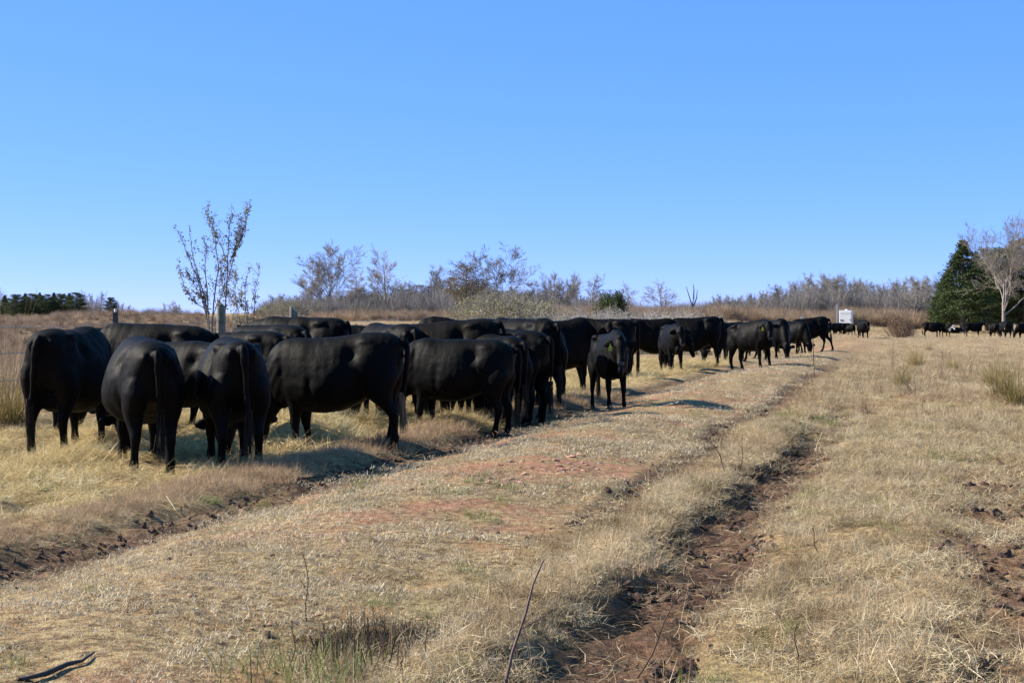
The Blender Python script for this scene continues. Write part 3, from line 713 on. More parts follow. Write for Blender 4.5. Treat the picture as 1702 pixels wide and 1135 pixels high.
        im = bpy.data.meshes.new('tag_number'); im.from_pydata(vv, [], ff); im.materials.append(M_tagink); obj('tag_number', im, tg)
    if hair and not lying:
        rr = np.random.default_rng(int(abs(hash(label)) % 1000) if False else len(label))
        V, F, B = blades(190, .038, .22, .42, 0, .10, .011, .10, 4, r=rr)
        V[:, 2] = np.minimum(-(V[:, 2]), .02) ; off = np.array([-.965 - t0, t1, .56]); V = V + off
        V2, F2, B2 = blades(150, .040, .12, .26, 0, .12, .009, .10, 3, r=rr); V2[:, 2] = -V2[:, 2] ; V2 = V2 + off + np.array([0, 0, .08])
        V, F, B = join([(V, F, B), (V2, F2, B2)])
        obj('tail_switch', mesh_np('tail_switch', V, F, M_tailblond if blond else M_tailhair, False, {'bl': B}), root)
    return root

def put(root, px, py, hdg, sc=1.0, sy=1.0, dz=-.02, d=None):
    x, y, z = place(px, py) if d is None else at(px, d)
    c, s = cos(radians(hdg)), sin(radians(hdg))
    zz = [H(x + (a * c - b * s) * sc, y + (a * s + b * c) * sc) for a, b in ((.55, .16), (.55, -.16), (-.66, .16), (-.66, -.16))]
    root.location = (x, y, sum(zz) / 4 + dz); root.rotation_euler = (math.atan2((zz[0] + zz[1] - zz[2] - zz[3]) / 2, 1.2) * 0, -math.atan2((zz[0] + zz[1] - zz[2] - zz[3]) / 2, 1.2 * sc), radians(hdg))
    root.scale = (min(sc, 1.06) * .90, min(sc, 1.10) * sy, sc); return root

G = 'black cattle feeding along the fence'
cowA = put(make_cow('cow', 'rump-on black cow at the far left of the herd, long tail on its left side', 'graze', -12, ((.05, .0), (-.05, -.02), (.02, .04), (.0, -.02)), 1.08, udder=True, brown=True, tail=(.0, .10)), 118, 742, 84, 1.16, d=17.7)
put(make_cow('cow', 'black cow mostly hidden beyond the far left cow, only its flat back showing', 'graze', 5, belly=1.0, face=False, hair=False), 168, 700, 60, 1.12, d=20.6)
cowB = put(make_cow('cow', 'black cow broadside behind the two left rumps, in front of the dark steel post', 'graze', 0, ((.05, 0), (-.08, 0), (.05, 0), (-.05, 0)), 1.12, face=False), 252, 700, 172, 1.15, d=20.2)
cowC = put(make_cow('cow', 'round bellied black cow seen from behind, second front rump from the left, thin long tail', 'graze', 10, ((.0, 0), (.08, 0), (.04, .02), (-.03, 0)), 1.16, tail=(-.02, -.04)), 239, 762, 112, 1.06, d=15.8)
put(make_cow('cow', 'black cow in deep shade between the two front rumps, head down in the hay', 'graze', 8, belly=1.05, face=False, hair=False), 318, 720, 150, 1.0, d=18.9)
cowE = put(make_cow('cow', 'black cow seen from behind with bushy tail, third front rump from the left', 'graze', -8, ((.03, 0), (-.06, 0), (.0, .03), (.03, -.02)), 1.08, tail=(-.02, -.05)), 386, 757, 108, 1.08, d=15.95)
put(make_cow('cow', 'black cow beneath the leafy sapling, its humped back showing beyond the tail-on cow', 'low', 0, belly=1.0, face=False, hair=False), 400, 690, 150, 1.10, d=20.8)
put(make_cow('cow', 'black cow with a sloping back right of the leaning wooden post', 'low', 0, belly=1.0, face=False, hair=False), 445, 680, 140, 1.14, d=22.3)
put(make_cow('cow', 'black cow below the slant cut post, back sloping down to the right', 'level', 0, belly=1.05, face=False, hair=False), 500, 670, 160, 1.24, d=24.0)
cowF = put(make_cow('cow', 'large glossy black cow broadside in the foreground with a blond tipped tail', 'graze', -20, ((.02, 0), (-.06, .04), (-.10, 0), (.10, 0)), 1.10, blond=True, tail=(-.10, .02), hip=1.0, voxel=.019), 566, 742, 170, 1.045, d=17.6)
put(make_cow('cow', 'small dark head and back left of the curled shiny back, beyond the herd', 'flat', 10, young=.2, face=False, hair=False), 628, 650, 178, 1.12, d=26.0)
put(make_cow('cow', 'black cow with a swirled shiny back rising behind the big broadside cow', 'graze', 20, belly=1.1, face=False, hair=False), 648, 680, 120, 1.17, d=22.5)
cowG = put(make_cow('cow', 'black cow with a sunlit belly and sunlit hind leg, right of the blond tailed cow', 'graze', 10, ((.05, 0), (-.1, .0), (.03, .0), (-.10, 0)), 1.10, young=.1, voxel=.02), 758, 712, 165, 1.0, d=20.2)
put(make_cow('cow', 'brownish black cow with a long level back behind the cow with the sunlit belly', 'graze', 0, ((0, 0), (0, 0), (.05, 0), (-.1, 0)), 1.08, brown=True, face=False), 752, 695, 172, 1.16, d=22.3)
put(make_cow('cow', 'black cow seen rump first, standing in the dark huddle right of the sunlit hind leg', 'graze', 0, belly=1.05, face=False), 832, 700, 145, 1.10, d=22.6)
put(make_cow('cow', 'black cow with its broad rump at the right end of the dark huddle', 'graze', 0, ((0, 0), (.1, 0), (.08, 0), (-.08, 0)), 1.08), 868, 680, 132, 1.17, d=25.2)
put(make_cow('cow', 'black cow in the middle of the huddle, only a low flat back visible', 'graze', 0, belly=1.0, face=False, hair=False), 760, 660, 175, 1.24, d=27.2)
for lb, px, d_, hd, sc in (('black cow packed between the sunlit hind leg and the dark rumps', 812, 22.0, 128, 1.02), ('black rump in shade third from the right end of the huddle', 848, 23.6, 120, 1.05), ('black cow squeezed in at the right end of the huddle, farthest back of the rumps', 893, 27.5, 118, 1.07),
                           ('black cow standing deep inside the huddle behind the sunlit belly', 722, 23.8, 150, 1.04), ('black cow hidden behind the blond tailed cow, feeding from the far side', 610, 24.2, 20, 1.0), ('black cow feeding from the far side of the hay, behind the dark rumps', 800, 26.0, 160, 1.08)):
    put(make_cow('cow', lb, 'graze', 0, ((.03, 0), (-.06, 0), (.05, .02), (-.05, 0)), 1.06, face=False, voxel=.026), px, 0, hd, sc, d=d_)
cowN = put(make_cow('cow', 'tall black cow side-on with its head turned to the camera, left of the tagged heifer', 'level', -70, ((.08, 0), (-.04, 0), (.05, 0), (-.1, 0)), 1.08, brown=True), 932, 640, 18, 1.20, d=30.5)
put(make_cow('cow', 'black cow behind the tagged yearling, smooth back and rump to the right', 'graze', 0, belly=1.05, face=False), 1000, 620, 165, 1.20, d=36)
cowP = put(make_cow('cow', 'young black heifer alone at the track edge facing the camera, yellow ear tag', 'level', -14, ((.03, .01), (.0, -.0), (.08, .03), (-.05, -.02)),   .98, young=.85, tagcol='y', tagside=-1, voxel=.017, tail=(0, .02)), 1013, 678, -80, 1.03, .82, d=25.1)
cowQ = put(make_cow('cow', 'black cow walking side-on behind the yearling, brown sheen on its back', 'low', 0, ((.15, 0), (-.12, 0), (-.16, 0), (.10, 0)), 1.12, brown=True), 1082, 604, 8, 1.20, d=44)
cowR = put(make_cow('cow', 'young black calf facing the camera head-on without a tag, in front of a broadside cow', 'level', 2, ((.04, 0), (0, 0), (.08, .02), (-.02, -.02)), .98, young=.8, hair=False), 1117, 610, -84, 1.08, .9, d=41.0)
cowS = put(make_cow('cow', 'big bellied black cow broadside behind the head-on calf, rump to the right', 'graze', 0, belly=1.15, hair=True), 1158, 600, 172, 1.22, d=46)
U0 = put(make_cow('cow', 'stocky black yearling facing right at the track edge with a yellow tag in its ear', 'level', -42, ((.05, 0), (-.02, 0), (.02, .02), (-.06, 0)), 1.02, young=.35, tagcol='y', hair=True), 1252, 606, -55, 1.09, d=43.2)

# prototypes for the small distant animals, copied with labels of their own
def proto(root): root.location = (0, 0, 0); return root
used = set()
def cowcopy(src, label, px, py, hdg, sc=1.0, sy=1.0, group=G, d=None):
    o = src if src.name not in used else copy_tree(src)
    used.add(src.name); used.add(o.name)
    tag(o, label, 'cow', group); return put(o, px, py, hdg, sc, sy, d=d)
p_graze = make_cow('cow', '', 'graze', 0, ((.1, 0), (-.08, 0), (.08, 0), (-.1, 0)), 1.1, voxel=.034, hair=True)
p_walk = make_cow('cow', '', 'graze', 0, ((.12, 0), (-.14, 0), (-.32, 0), (.12, 0)), 1.05, voxel=.03)
p_level = make_cow('cow', '', 'level', 0, ((.05, 0), (-.05, 0), (.05, 0), (-.1, 0)), 1.06, voxel=.034)
p_turn = make_cow('cow', '', 'level', -55, ((.05, 0), (-.05, 0), (.05, 0), (-.1, 0)), 1.06, voxel=.034)
p_white = make_cow('cow', '', 'level', 32, belly=1.1, voxel=.03, whiteface=True)
p_lie = make_cow('cow', '', 'flat', 0, belly=1.0, voxel=.034, lying=True, young=.6)
p_tag = make_cow('cow', '', 'level', 3, belly=1.2, voxel=.03, tagcol='w', tagside=1)
cowcopy(p_graze, 'black cow with its head down between the big bellied cow and the tagged yearling', 1212, 598, -150, 1.05, d=50)
cowcopy(p_level, 'black cow half hidden, low back just left of the tagged stocky yearling', 1232, 590, 160, 1.0, d=55)
cowcopy(p_graze, 'black cow tapering head-on to the ground, directly right of the stocky yearling', 1292, 588, -82, 1.12, d=52)
cowcopy(p_graze, 'black cow grazing towards the camera just left of the walking cow', 1318, 574, -60, 1.08, d=63)
cowcopy(p_walk, 'black cow mid-stride with a hind leg stretched back, head down near the track', 1349, 575, 178, 1.14, d=65)
for lb, px, d_, hd, sc in (('black cow at the left end of the small group in front of the white trailer', 1376, 166, 175, 1.0), ('black cow second from the left in the group by the white trailer', 1384, 172, 10, 1.02),
                           ('black cow in the middle of the group by the white trailer', 1393, 167, 170, 1.05), ('black cow fourth from the left in the group below the white trailer', 1402, 172, 185, 1.05),
                           ('black cow at the right end of the group, legs visible under the white trailer', 1412, 168, 120, 1.0)):
    cowcopy(p_graze, lb, px, 0, hd, sc, d=d_, group='distant cattle by the white trailer')
cowcopy(p_tag, 'single black cow walking head-on with a pale tag, right of the white trailer', 1435, 563, -88, 1.05, 1.1, group='distant cattle by the white trailer', d=112)
R_ = 'distant cattle in front of the cedars'
cowcopy(p_graze, 'black cow half hidden behind the brown leafless bush', 1508, 557, 80, 1.05, group=R_, d=150)
cowcopy(p_level, 'black cow side-on facing right, left neighbour of the white faced cow', 1549, 559, -14, 1.14, group=R_, d=146)
cowcopy(p_white, 'black cow with a white face', 1571, 559, -70, 1.0, group=R_, d=146)
cowcopy(p_lie, 'small black calf lying in the grass beside the white faced cow', 1586, 559, 5, .75, group=R_, d=148)
p_up = make_cow('cow', '', 'up', 0, ((.05, 0), (-.05, 0), (.05, 0), (-.1, 0)), .98, voxel=.034, young=.4)
cowcopy(p_up, 'slim black cow side-on facing right with raised head, alone in front of the cedars', 1618, 558, -4, 1.1, group=R_, d=150)
cowcopy(p_graze, 'black cow seen rump-on, left of the pale bare tree trunk', 1653, 559, 92, 1.05, 1.15, group=R_, d=148)
cowcopy(p_turn, 'black cow standing head-on right in front of the pale bare tree trunk', 1672, 565, -86, 1.12, 1.1, group=R_, d=128)
cowcopy(p_graze, 'black cow cut off by the right edge of the picture', 1704, 566, -170, 1.0, group=R_, d=124)

# ------------------------------------------------------------------ fence
def box(bm_list, c, s): pass
def cyl_mesh(name, mat, r, h, slant=0, n=14, r1=None, capmat=None, z0=-.25):
    r1 = r1 or r; V, F = [], []
    for k, (z, rr) in enumerate(((z0, r), (h * .5, (r + r1) / 2 * 1.02), (h, r1))):
        for i in range(n):
            a = 2 * pi * i / n; q = 1 + .05 * sin(3 * a + k)
            V.append((rr * q * cos(a), rr * q * sin(a), z + (slant * cos(a) if k == 2 else 0)))
    for k in range(2):
        for i in range(n): F.append((k * n + i, k * n + (i + 1) % n, (k + 1) * n + (i + 1) % n, (k + 1) * n + i))
    F.append(tuple(range(2 * n, 3 * n)))
    me = bpy.data.meshes.new(name); me.from_pydata(V, [], F); me.materials.append(mat)
    if capmat: me.materials.append(capmat); me.polygons[len(F) - 1].material_index = 1
    for p_ in me.polygons[:-1]: p_.use_smooth = True
    return me
FD = {192: 24.5, 365: 28.0, 488: 31.5}
fx, fy, fz = at(365, 28.0); o = obj('fence_post', cyl_mesh('fence_post', M_wood, .085, 1.80 - fz + .05, -.07, capmat=M_cutwood), loc=(fx, fy, fz)); o.rotation_euler = (0, radians(1), radians(10))
tag(o, 'weathered wooden fence post behind the stems of the leafy sapling', 'fence post')
fx, fy, fz = at(488, 31.0); o = obj('fence_post', cyl_mesh('fence_post', M_wood, .085, 1.76 - fz, -.09, capmat=M_cutwood), loc=(fx, fy, fz)); o.rotation_euler = (0, 0, radians(180 - 25) * 0)
tag(o, 'greenish wooden fence post with a slant cut top behind the sloping backs', 'fence post')
def tpost(px, d, h, label, mat=M_steel, w=.045, group=None):
    x, y, z = at(px, d); V, F = [], []
    prof = [(-w, -.006), (w, -.006), (w, .006), (.007, .006), (.007, .04), (-.007, .04), (-.007, .006), (-w, .006)]
    for zz in (-.2, h): V += [(a, b, zz) for a, b in prof]
    n = len(prof); F = [(i, (i + 1) % n, n + (i + 1) % n, n + i) for i in range(n)] + [tuple(range(n, 2 * n))]
    for k in range(int(h / .08)):
        b0 = len(V); z0 = .1 + k * .08
        V += [(-.01, -.012, z0), (.01, -.012, z0), (.01, -.006, z0), (-.01, -.006, z0), (-.01, -.012, z0 + .03), (.01, -.012, z0 + .03), (.01, -.006, z0 + .03), (-.01, -.006, z0 + .03)]
        F += [(b0, b0 + 1, b0 + 5, b0 + 4), (b0 + 1, b0 + 2, b0 + 6, b0 + 5), (b0 + 3, b0, b0 + 4, b0 + 7), (b0 + 4, b0 + 5, b0 + 6, b0 + 7)]
    me = bpy.data.meshes.new('steel_post'); me.from_pydata(V, [], F); me.materials.append(mat)
    o = obj('steel_post', me, loc=(x, y, z)); tag(o, label, 'fence post', group); return o
po = tpost(192, 24.5, 1.70, 'dark steel fence post with a pale cap at the left, behind the cows')
cp = obj('post_cap', cyl_mesh('post_cap', M_whitepost, .022, .05, z0=0, n=8), po, (0, 0, 1.68))
tpost(1332, 118, 1.55, 'short white fence post left of the distant group of cows', M_whitepost, .09, 'distant white fence posts')
tpost(1362, 140, 1.9, 'white fence post behind the distant cows, right of a shorter one', M_whitepost, .09, 'distant white fence posts')
tpost(1391, 185, 3.4, 'tall white fence post just left of the white trailer', M_whitepost, .10, 'distant white fence posts')

# ------------------------------------------------------------------ tubes, trees
def tubes(lines_, sides, name, mat, parent=None):
    """lines_: list of (pts (k,3), radii (k,)) -> one mesh"""
    from collections import defaultdict
    gr = defaultdict(list)
    for P_, R_2 in lines_: gr[len(P_)].append((P_, R_2))
    Vs, Fs, o = [], [], 0
    for k, L in gr.items():
        P_ = np.array([a for a, b in L]); R_2 = np.array([b for a, b in L]); m = len(L)
        t = P_[:, -1] - P_[:, 0]; t /= np.linalg.norm(t, axis=1, keepdims=True) + 1e-9
        ref = np.where(np.abs(t[:, 2:3]) > .9, np.array([[1., 0, 0]]), np.array([[0, 0, 1.]]))
        s = np.cross(t, ref); s /= np.linalg.norm(s, axis=1, keepdims=True); u = np.cross(t, s)
        th = np.arange(sides) * 2 * pi / sides
        ringv = s[:, None, :] * np.cos(th)[None, :, None] + u[:, None, :] * np.sin(th)[None, :, None]
        V = P_[:, :, None, :] + ringv[:, None] * R_2[:, :, None, None]
        Vs.append(V.reshape(-1, 3))
        b = (o + np.arange(m) * k * sides)[:, None, None] + (np.arange(k - 1) * sides)[None, :, None]
        j = np.arange(sides)[None, None, :]; j2 = (j + 1) % sides
        Fs.append(np.stack([b + j, b + j2, b + sides + j2, b + sides + j], -1).reshape(-1, 4)); o += m * k * sides
    return mesh_np(name, np.concatenate(Vs), np.concatenate(Fs), mat, True)

def grow(r, p, d, L, rad, lvl, maxl, out, cfg):
    n = cfg['segs'][lvl]; P_ = [np.array(p, float)]; dd = nrm(d); R_2 = [rad]
    for i in range(n):
        dd = nrm(dd + r.normal(0, cfg['wob'][lvl], 3) + np.array([0, 0, cfg['up'][lvl]])); P_.append(P_[-1] + dd * L / n)
        R_2.append(max(rad * (1 - (1 - cfg['tip']) * (i + 1) / n), cfg['minr']))
    out[lvl].append((np.array(P_), np.array(R_2)))
    if lvl >= maxl: return
    for k in range(cfg['kids'][lvl]):
        s = r.uniform(cfg['start'][lvl], 1) ** .9; q = s * n; i = min(int(q), n - 1); f = q - i
        pp = P_[i] * (1 - f) + P_[i + 1] * f; dv = nrm(P_[i + 1] - P_[i])
        a = radians(r.normal(cfg['ang'][lvl], 9)); perp = nrm(np.cross(dv, r.normal(0, 1, 3)))
        nd_ = dv * cos(a) + perp * sin(a)
        taper = (1 - cfg['short'][lvl] * (s - cfg['start'][lvl]))
        grow(r, pp, nd_, L * cfg['ratio'][lvl] * taper * r.uniform(.7, 1.2), max(R_2[i] * cfg['rr'][lvl], cfg['minr']), lvl + 1, maxl, out, cfg)

def cfg_(**k):
    c = dict(segs=[7, 6, 5, 4, 3, 3], wob=[.07, .13, .17, .2, .22, .2], up=[.02, .08, .07, .05, .03, 0], kids=[9, 7, 6, 5, 3], start=[.32, .25, .2, .15, .1],
             ang=[45, 42, 42, 40, 38], ratio=[.55, .50, .50, .50, .5], rr=[.5, .55, .55, .6, .6], short=[.55, .3, .2, .2, .2], tip=.25, minr=.010); c.update(k); return c
def bare_tree(seed, h, r0, cfg, name, tmat, cmat, maxl=4, leaves=None, leafn=0, leafs=.05, leafmat=None, nstem=1, spread=.1):
    r = np.random.default_rng(seed); out = {i: [] for i in range(8)}
    for s in range(nstem):
        a = r.uniform(0, 2 * pi); sp = spread if nstem > 1 else .03
        grow(r, (0.1 * cos(a) * (nstem > 1), .1 * sin(a) * (nstem > 1), -.2), (sp * cos(a) * r.uniform(.4, 1.6), sp * sin(a) * r.uniform(.4, 1.6), 1), h * (cfg.get('trunk', .8)) * (r.uniform(.75, 1.05) if nstem > 1 else 1), r0, 0, maxl, out, cfg)
    root = empty(name, (0, 0, 0))
    obj('trunk', tubes(out[0], 8, 'trunk', tmat), root)
    big = out[1]; small = [x for l in range(2, 8) for x in out[l]]
    me = tubes(big, 5, 'crown', cmat)
    me2 = tubes(small, 3, 'crown2', cmat)
    # join limbs and twigs into one crown mesh
    V = np.concatenate([np.array([v.co[:] for v in me.vertices]), np.array([v.co[:] for v in me2.vertices])])
    n1_ = len(me.vertices); F = [tuple(p_.vertices) for p_ in me.polygons] + [tuple(i + n1_ for i in p_.vertices) for p_ in me2.polygons]
    cr = mesh_np('crown', V, np.array(F), cmat, True); bpy.data.meshes.remove(me); bpy.data.meshes.remove(me2)
    cro = obj('crown', cr, root)
    if leafn:
        tips = small if leaves is None else leaves(out)
        idx = r.integers(0, len(tips), leafn); tt = r.uniform(0.1, 1, leafn)
        pts = np.array([tips[i][0][0] + (tips[i][0][-1] - tips[i][0][0]) * t for i, t in zip(idx, tt)])
        V, F, B = leafquads(pts + r.normal(0, leafs * .3, pts.shape), leafs, r)
        obj('leaves', mesh_np('leaves', V, F, leafmat, False, {'bl': B}), root)
    return root
def leafquads(P_, size, r, aspect=.5, upb=0):
    n = len(P_); a = r.normal(0, 1, (n, 3)); a[:, 2] += upb; a /= np.linalg.norm(a, axis=1, keepdims=True)
    b = np.cross(a, r.normal(0, 1, (n, 3))); b /= np.linalg.norm(b, axis=1, keepdims=True) + 1e-9
    s = size * r.uniform(.6, 1.4, (n, 1)); a = a * s; b = b * s * aspect
    V = np.stack([P_, P_ + a * .5 + b * .5, P_ + a, P_ + a * .5 - b * .5], 1).reshape(-1, 3)
    return V, np.arange(n * 4).reshape(n, 4), np.repeat(r.uniform(0, 1, n), 4)

def puttree(o, px, d, topy=None, natural=None, sc=None, label=None, cat='tree', group=None, rz=None, wide=1, dz=-.1):
    x, y, z = at(px, d)
    if topy is not None:
        need = CAMH + (HY - topy) / FPX * d - z; sc = need / natural
    o.location = (x, y, z + dz); o.scale = (sc * wide, sc * wide, sc); o.rotation_euler = (0, 0, rng.uniform(0, 6.28) if rz is None else rz)
    tag(o, label, cat, group); return o
def hgt(root):
    return max(max(v.co.z for v in c.data.vertices) for c in root.children)

# leafy sapling beside the fence
STEMS = [[(350, 548), (349, 543), (338, 508), (331, 464), (316, 433), (305, 407), (299.6, 381)], [(340, 512), (327, 505), (314, 490), (304, 470), (298, 447)], [(349, 545), (345, 519), (336, 477), (325, 442), (318, 409), (315, 370)],
         [(350, 546), (347, 521), (345, 475), (340, 442), (345, 420), (338, 387)], [(351, 546), (351, 521), (360, 469), (364.6, 442), (357, 409), (360, 387), (345, 354)], [(372, 548), (373, 535), (375.6, 486), (379, 438), (380, 398), (380, 376), (391, 350)],
         [(379, 438), (364.6, 402.5), (353.5, 376), (342.5, 354)], [(380, 436), (393, 416), (404, 387), (411, 365), (417.5, 332)], [(384, 428), (399, 405), (408, 375), (414, 344)], [(374, 482), (386, 440), (392, 415), (398, 380)], [(348, 520), (336, 495), (322, 470), (311, 455)],
         [(352, 530), (365, 500), (372, 480), (378, 440)], [(375, 495), (368, 470), (366, 440), (372, 420)]]
SHOOTS = [[(402, 548), (395, 526), (391, 486), (393, 453)], [(410, 548), (413, 517), (406, 486), (414, 440)], [(412, 548), (422, 517), (424, 486), (434, 433)], [(404, 545), (400, 515), (384, 500), (378, 478)], [(408, 545), (412, 525), (400, 505), (402, 470)]]
def sapling(stems, d, r0, label, seed):
    r = np.random.default_rng(seed); bx0, by0, bz0 = at(stems[0][0][0], d); base = np.array([bx0, by0, bz0]); L = []; tips = []
    root = empty('sapling', tuple(base))
    for i, st in enumerate(stems):
        dd = r.uniform(-.45, .45); n = len(st); top = i in (0, 2, 3, 4, 5)
        P_ = np.array([[(x - HX) / FPX * (d + dd * k / n), d + dd * k / n, CAMH + (HY - y) / FPX * (d + dd * k / n)] for k, (x, y) in enumerate(st)]) - base
        if st[0][1] > 540: P_[0, 2] = -.05
        dp, _ = dense(P_, [[.1]] * n, 4) if False else (np.array([P_[min(int(t), n - 2)] * (1 - (t - min(int(t), n - 2))) + P_[min(int(t), n - 2) + 1] * (t - min(int(t), n - 2)) for t in np.linspace(0, n - 1, 14)]), 0)
        dp[1:] = (dp[1:] + np.concatenate([dp[2:], dp[-1:]]) + dp[:-1]) / 3; dp = dp + r.normal(0, .006, dp.shape)
        ra = r0 * (1 if st[0][1] > 540 else .6); L.append((dp, np.linspace(ra, .0035, 14)))
        for k in range(13):
            tips.append((dp[k], dp[k + 1], .25 + k / 10))
            for _q in range(int(r.integers(0, 3)) if k > 2 else 0):
                q = dp[k]; dv = nrm(dp[k + 1] - dp[k]); v = nrm(dv + r.normal(0, .45, 3)); ln = r.uniform(.10, .34); e = q + v * ln * .5; e2 = e + nrm(v + [0, 0, .5]) * ln * .5
                L.append((np.array([q, e, e2]), np.array([.004, .003, .002]))); tips += [(q, e, 1.6), (e, e2, 1.6)]
    obj('stems', tubes(L, 5, 'stems', M_bark), root)
    w = np.array([t[2] for t in tips]); w /= w.sum(); ids = r.choice(len(tips), 260 * len(stems), p=w); tt = r.uniform(0, 1, len(ids))
    P_ = np.array([tips[i][0] * (1 - t) + tips[i][1] * t for i, t in zip(ids, tt)]) + r.normal(0, .022, (len(ids), 3))
    V, F, B = leafquads(P_, .036, r, .6); obj('leaves', mesh_np('leaves', V, F, M_leafdark, False, {'bl': B}), root)
    tag(root, label, 'sapling')
sapling(STEMS, 25.5, .016, 'leafy multi-stemmed sapling with sparse small leaves standing by the wooden fence post', 1)
sapling(SHOOTS, 26.5, .010, 'low leafy shoots right of the tall sapling', 2)

# large bare trees and mixed wood behind the pasture
broad = bare_tree(3, 14, .26, cfg_(kids=[13, 10, 8, 5], start=[.28, .22, .15, .1], ang=[38, 30, 32, 34], ratio=[1.3, .42, .5, .5], minr=.018, trunk=.42, wob=[.04, .07, .09, .12, .14], up=[.02, .03, .03, .02, .01], short=[.1, .35, .2, .2], segs=[5, 8, 6, 4, 3], rr=[.42, .5, .5, .55]), 'bare_tree', M_bark, M_twig, 4)
slim = bare_tree(5, 12, .16, cfg_(kids=[20, 8, 7, 5], start=[.2, .25, .15, .1], ang=[32, 30, 32, 34], ratio=[.42, .45, .5, .5], minr=.017, trunk=.8, wob=[.04, .07, .09, .12, .14], up=[0, .04, .04, .02], short=[.3, .35, .2, .2], segs=[8, 7, 5, 4, 3]), 'bare_tree', M_palebark, M_twigpale, 3)
slim2 = bare_tree(6, 12, .14, cfg_(kids=[22, 8, 7, 5], start=[.14, .25, .15, .1], ang=[28, 28, 32, 34], ratio=[.36, .45, .5, .5], minr=.017, trunk=.88, wob=[.04, .07, .09, .12, .14], up=[0, .05, .04, .02], short=[.35, .35, .2, .2], segs=[8, 7, 5, 4, 3]), 'bare_tree', M_bark, M_twig, 3)
twisty = bare_tree(9, 13, .24, cfg_(kids=[9, 9, 8, 6], start=[.38, .25, .15, .1], ang=[42, 38, 36, 34], ratio=[.95, .5, .48, .5], minr=.018, trunk=.55, wob=[.10, .13, .14, .15, .16], up=[.02, .05, .04, .03, .01], short=[.2, .3, .2, .2], segs=[5, 8, 6, 4, 3]), 'bare_tree', M_darkbark, M_twig, 4)
gnarl = bare_tree(21, 14, .27, cfg_(kids=[11, 9, 8, 5], start=[.30, .22, .15, .1], ang=[48, 38, 34, 34], ratio=[1.3, .46, .48, .5], minr=.011, trunk=.42, wob=[.06, .12, .13, .14, .15], up=[.02, .06, .04, .03, .01], short=[.1, .3, .2, .2], segs=[5, 9, 6, 4, 3], rr=[.45, .5, .5, .55]), 'bare_tree', M_bark, M_bark, 4)
bushy = bare_tree(31, 4, .05, cfg_(kids=[8, 6, 5], start=[.1, .1, .1], ang=[35, 36, 36], ratio=[.55, .5, .5], minr=.010, trunk=.8), 'bare_shrub', M_bark, M_twigpale, 3, nstem=7, spread=.45)
hB, hS, hS2, hT, hG, hU = [hgt(q) for q in (broad, slim, slim2, twisty, gnarl, bushy)]
first = {}
def tcopy(src, *a, **k):
    o = src if src.name not in first else copy_tree(src)
    first[src.name] = 1; first[o.name] = 1
    return puttree(o, *a, **k)
tcopy(broad, 548, 235, 397, hB, label='broad bare tree, the largest on the skyline left of centre', rz=1.0, wide=1.12)
tcopy(slim, 520, 245, 424, hS, label='smaller bare tree overlapping the left side of the broadest skyline tree', rz=3.0, wide=1.5)
tcopy(slim, 590, 250, 440, hS, label='thin bare tree at the right foot of the broadest skyline tree', rz=5.0, wide=1.3)
tcopy(slim, 642, 230, 402, hS, label='tall upright bare tree with a narrow crown, second tallest on the skyline', rz=2.0, wide=1.45)
tcopy(twisty, 832, 225, 400, hT, label='dark crooked bare tree with forked top right of the brown leaved oak', rz=2.6, wide=1.15)
tcopy(slim2, 735, 240, 438, hS2, label='greyish bare tree left of the brown leaved oak', rz=2.0, wide=1.8)
tcopy(slim, 1098, 200, 460, hS, label='pale bushy bare tree right of the round green bush on the skyline', rz=.5, wide=2.1)
tcopy(slim, 1045, 195, 464, hS, label='thin pale bare tree directly behind the round green bush', rz=2.5, wide=1.6)
tcopy(slim2, 983, 190, 452, hS2, label='slender open bare tree left of the round green bush', rz=3.5, wide=1.3)
tcopy(broad, 922, 215, 446, hB, label='grey bare tree with a rounded crown right of the crooked dark tree', rz=4.0, wide=.75)
tcopy(broad, 950, 225, 448, hB, label='grey bare tree between the rounded crown and the slender open tree', rz=1.2, wide=.6)
mixr = np.random.default_rng(77)
def mid_label(px, top):
    where = 'below the broadest skyline tree' if px < 600 else 'around the narrow tall tree' if px < 690 else 'left of the brown oak' if px < 770 else 'between the brown oak and the olive shrubs' if px < 850 else 'right of the crooked dark tree'
    return ('taller' if top < 475 else 'lower') + ' grey bare tree of the mixed wood ' + where
k = 0
for px in np.concatenate([np.linspace(452, 890, 46), np.linspace(885, 1000, 10)]):
    px = px + mixr.uniform(-5, 5); top = mixr.uniform(462, 486) if px > 600 else mixr.uniform(474, 494)
    if 500 > px: top = mixr.uniform(484, 497)
    src, h_ = [(slim2, hS2), (slim, hS), (slim2, hS2), (broad, hB)][k % 4]; k += 1
    tcopy(src, px, mixr.uniform(225, 290), top, h_, label=mid_label(px, top), group='bare trees of the middle wood', wide=mixr.uniform(1.3, 2.2) if src is not broad else mixr.uniform(.6, .9))
def wood_top(px):
    return np.interp(px, [1175, 1195, 1240, 1290, 1330, 1365, 1400, 1430, 1470, 1520, 1560], [498, 488, 490, 474, 462, 450, 458, 462, 466, 456, 462])
def wood_label(px, top):
    where = 'left of the dense wood above the tagged stocky yearling' if px < 1280 else 'in the tallest stretch of wood left of the white trailer' if px < 1380 else 'in the wood right above the white trailer' if px < 1430 else 'in the wood above the reddish brown bush' if px < 1500 else 'in the wood next to the cedars'
    return ('tall' if top < wood_top(px) + 3 else 'short') + ' slender bare tree ' + where
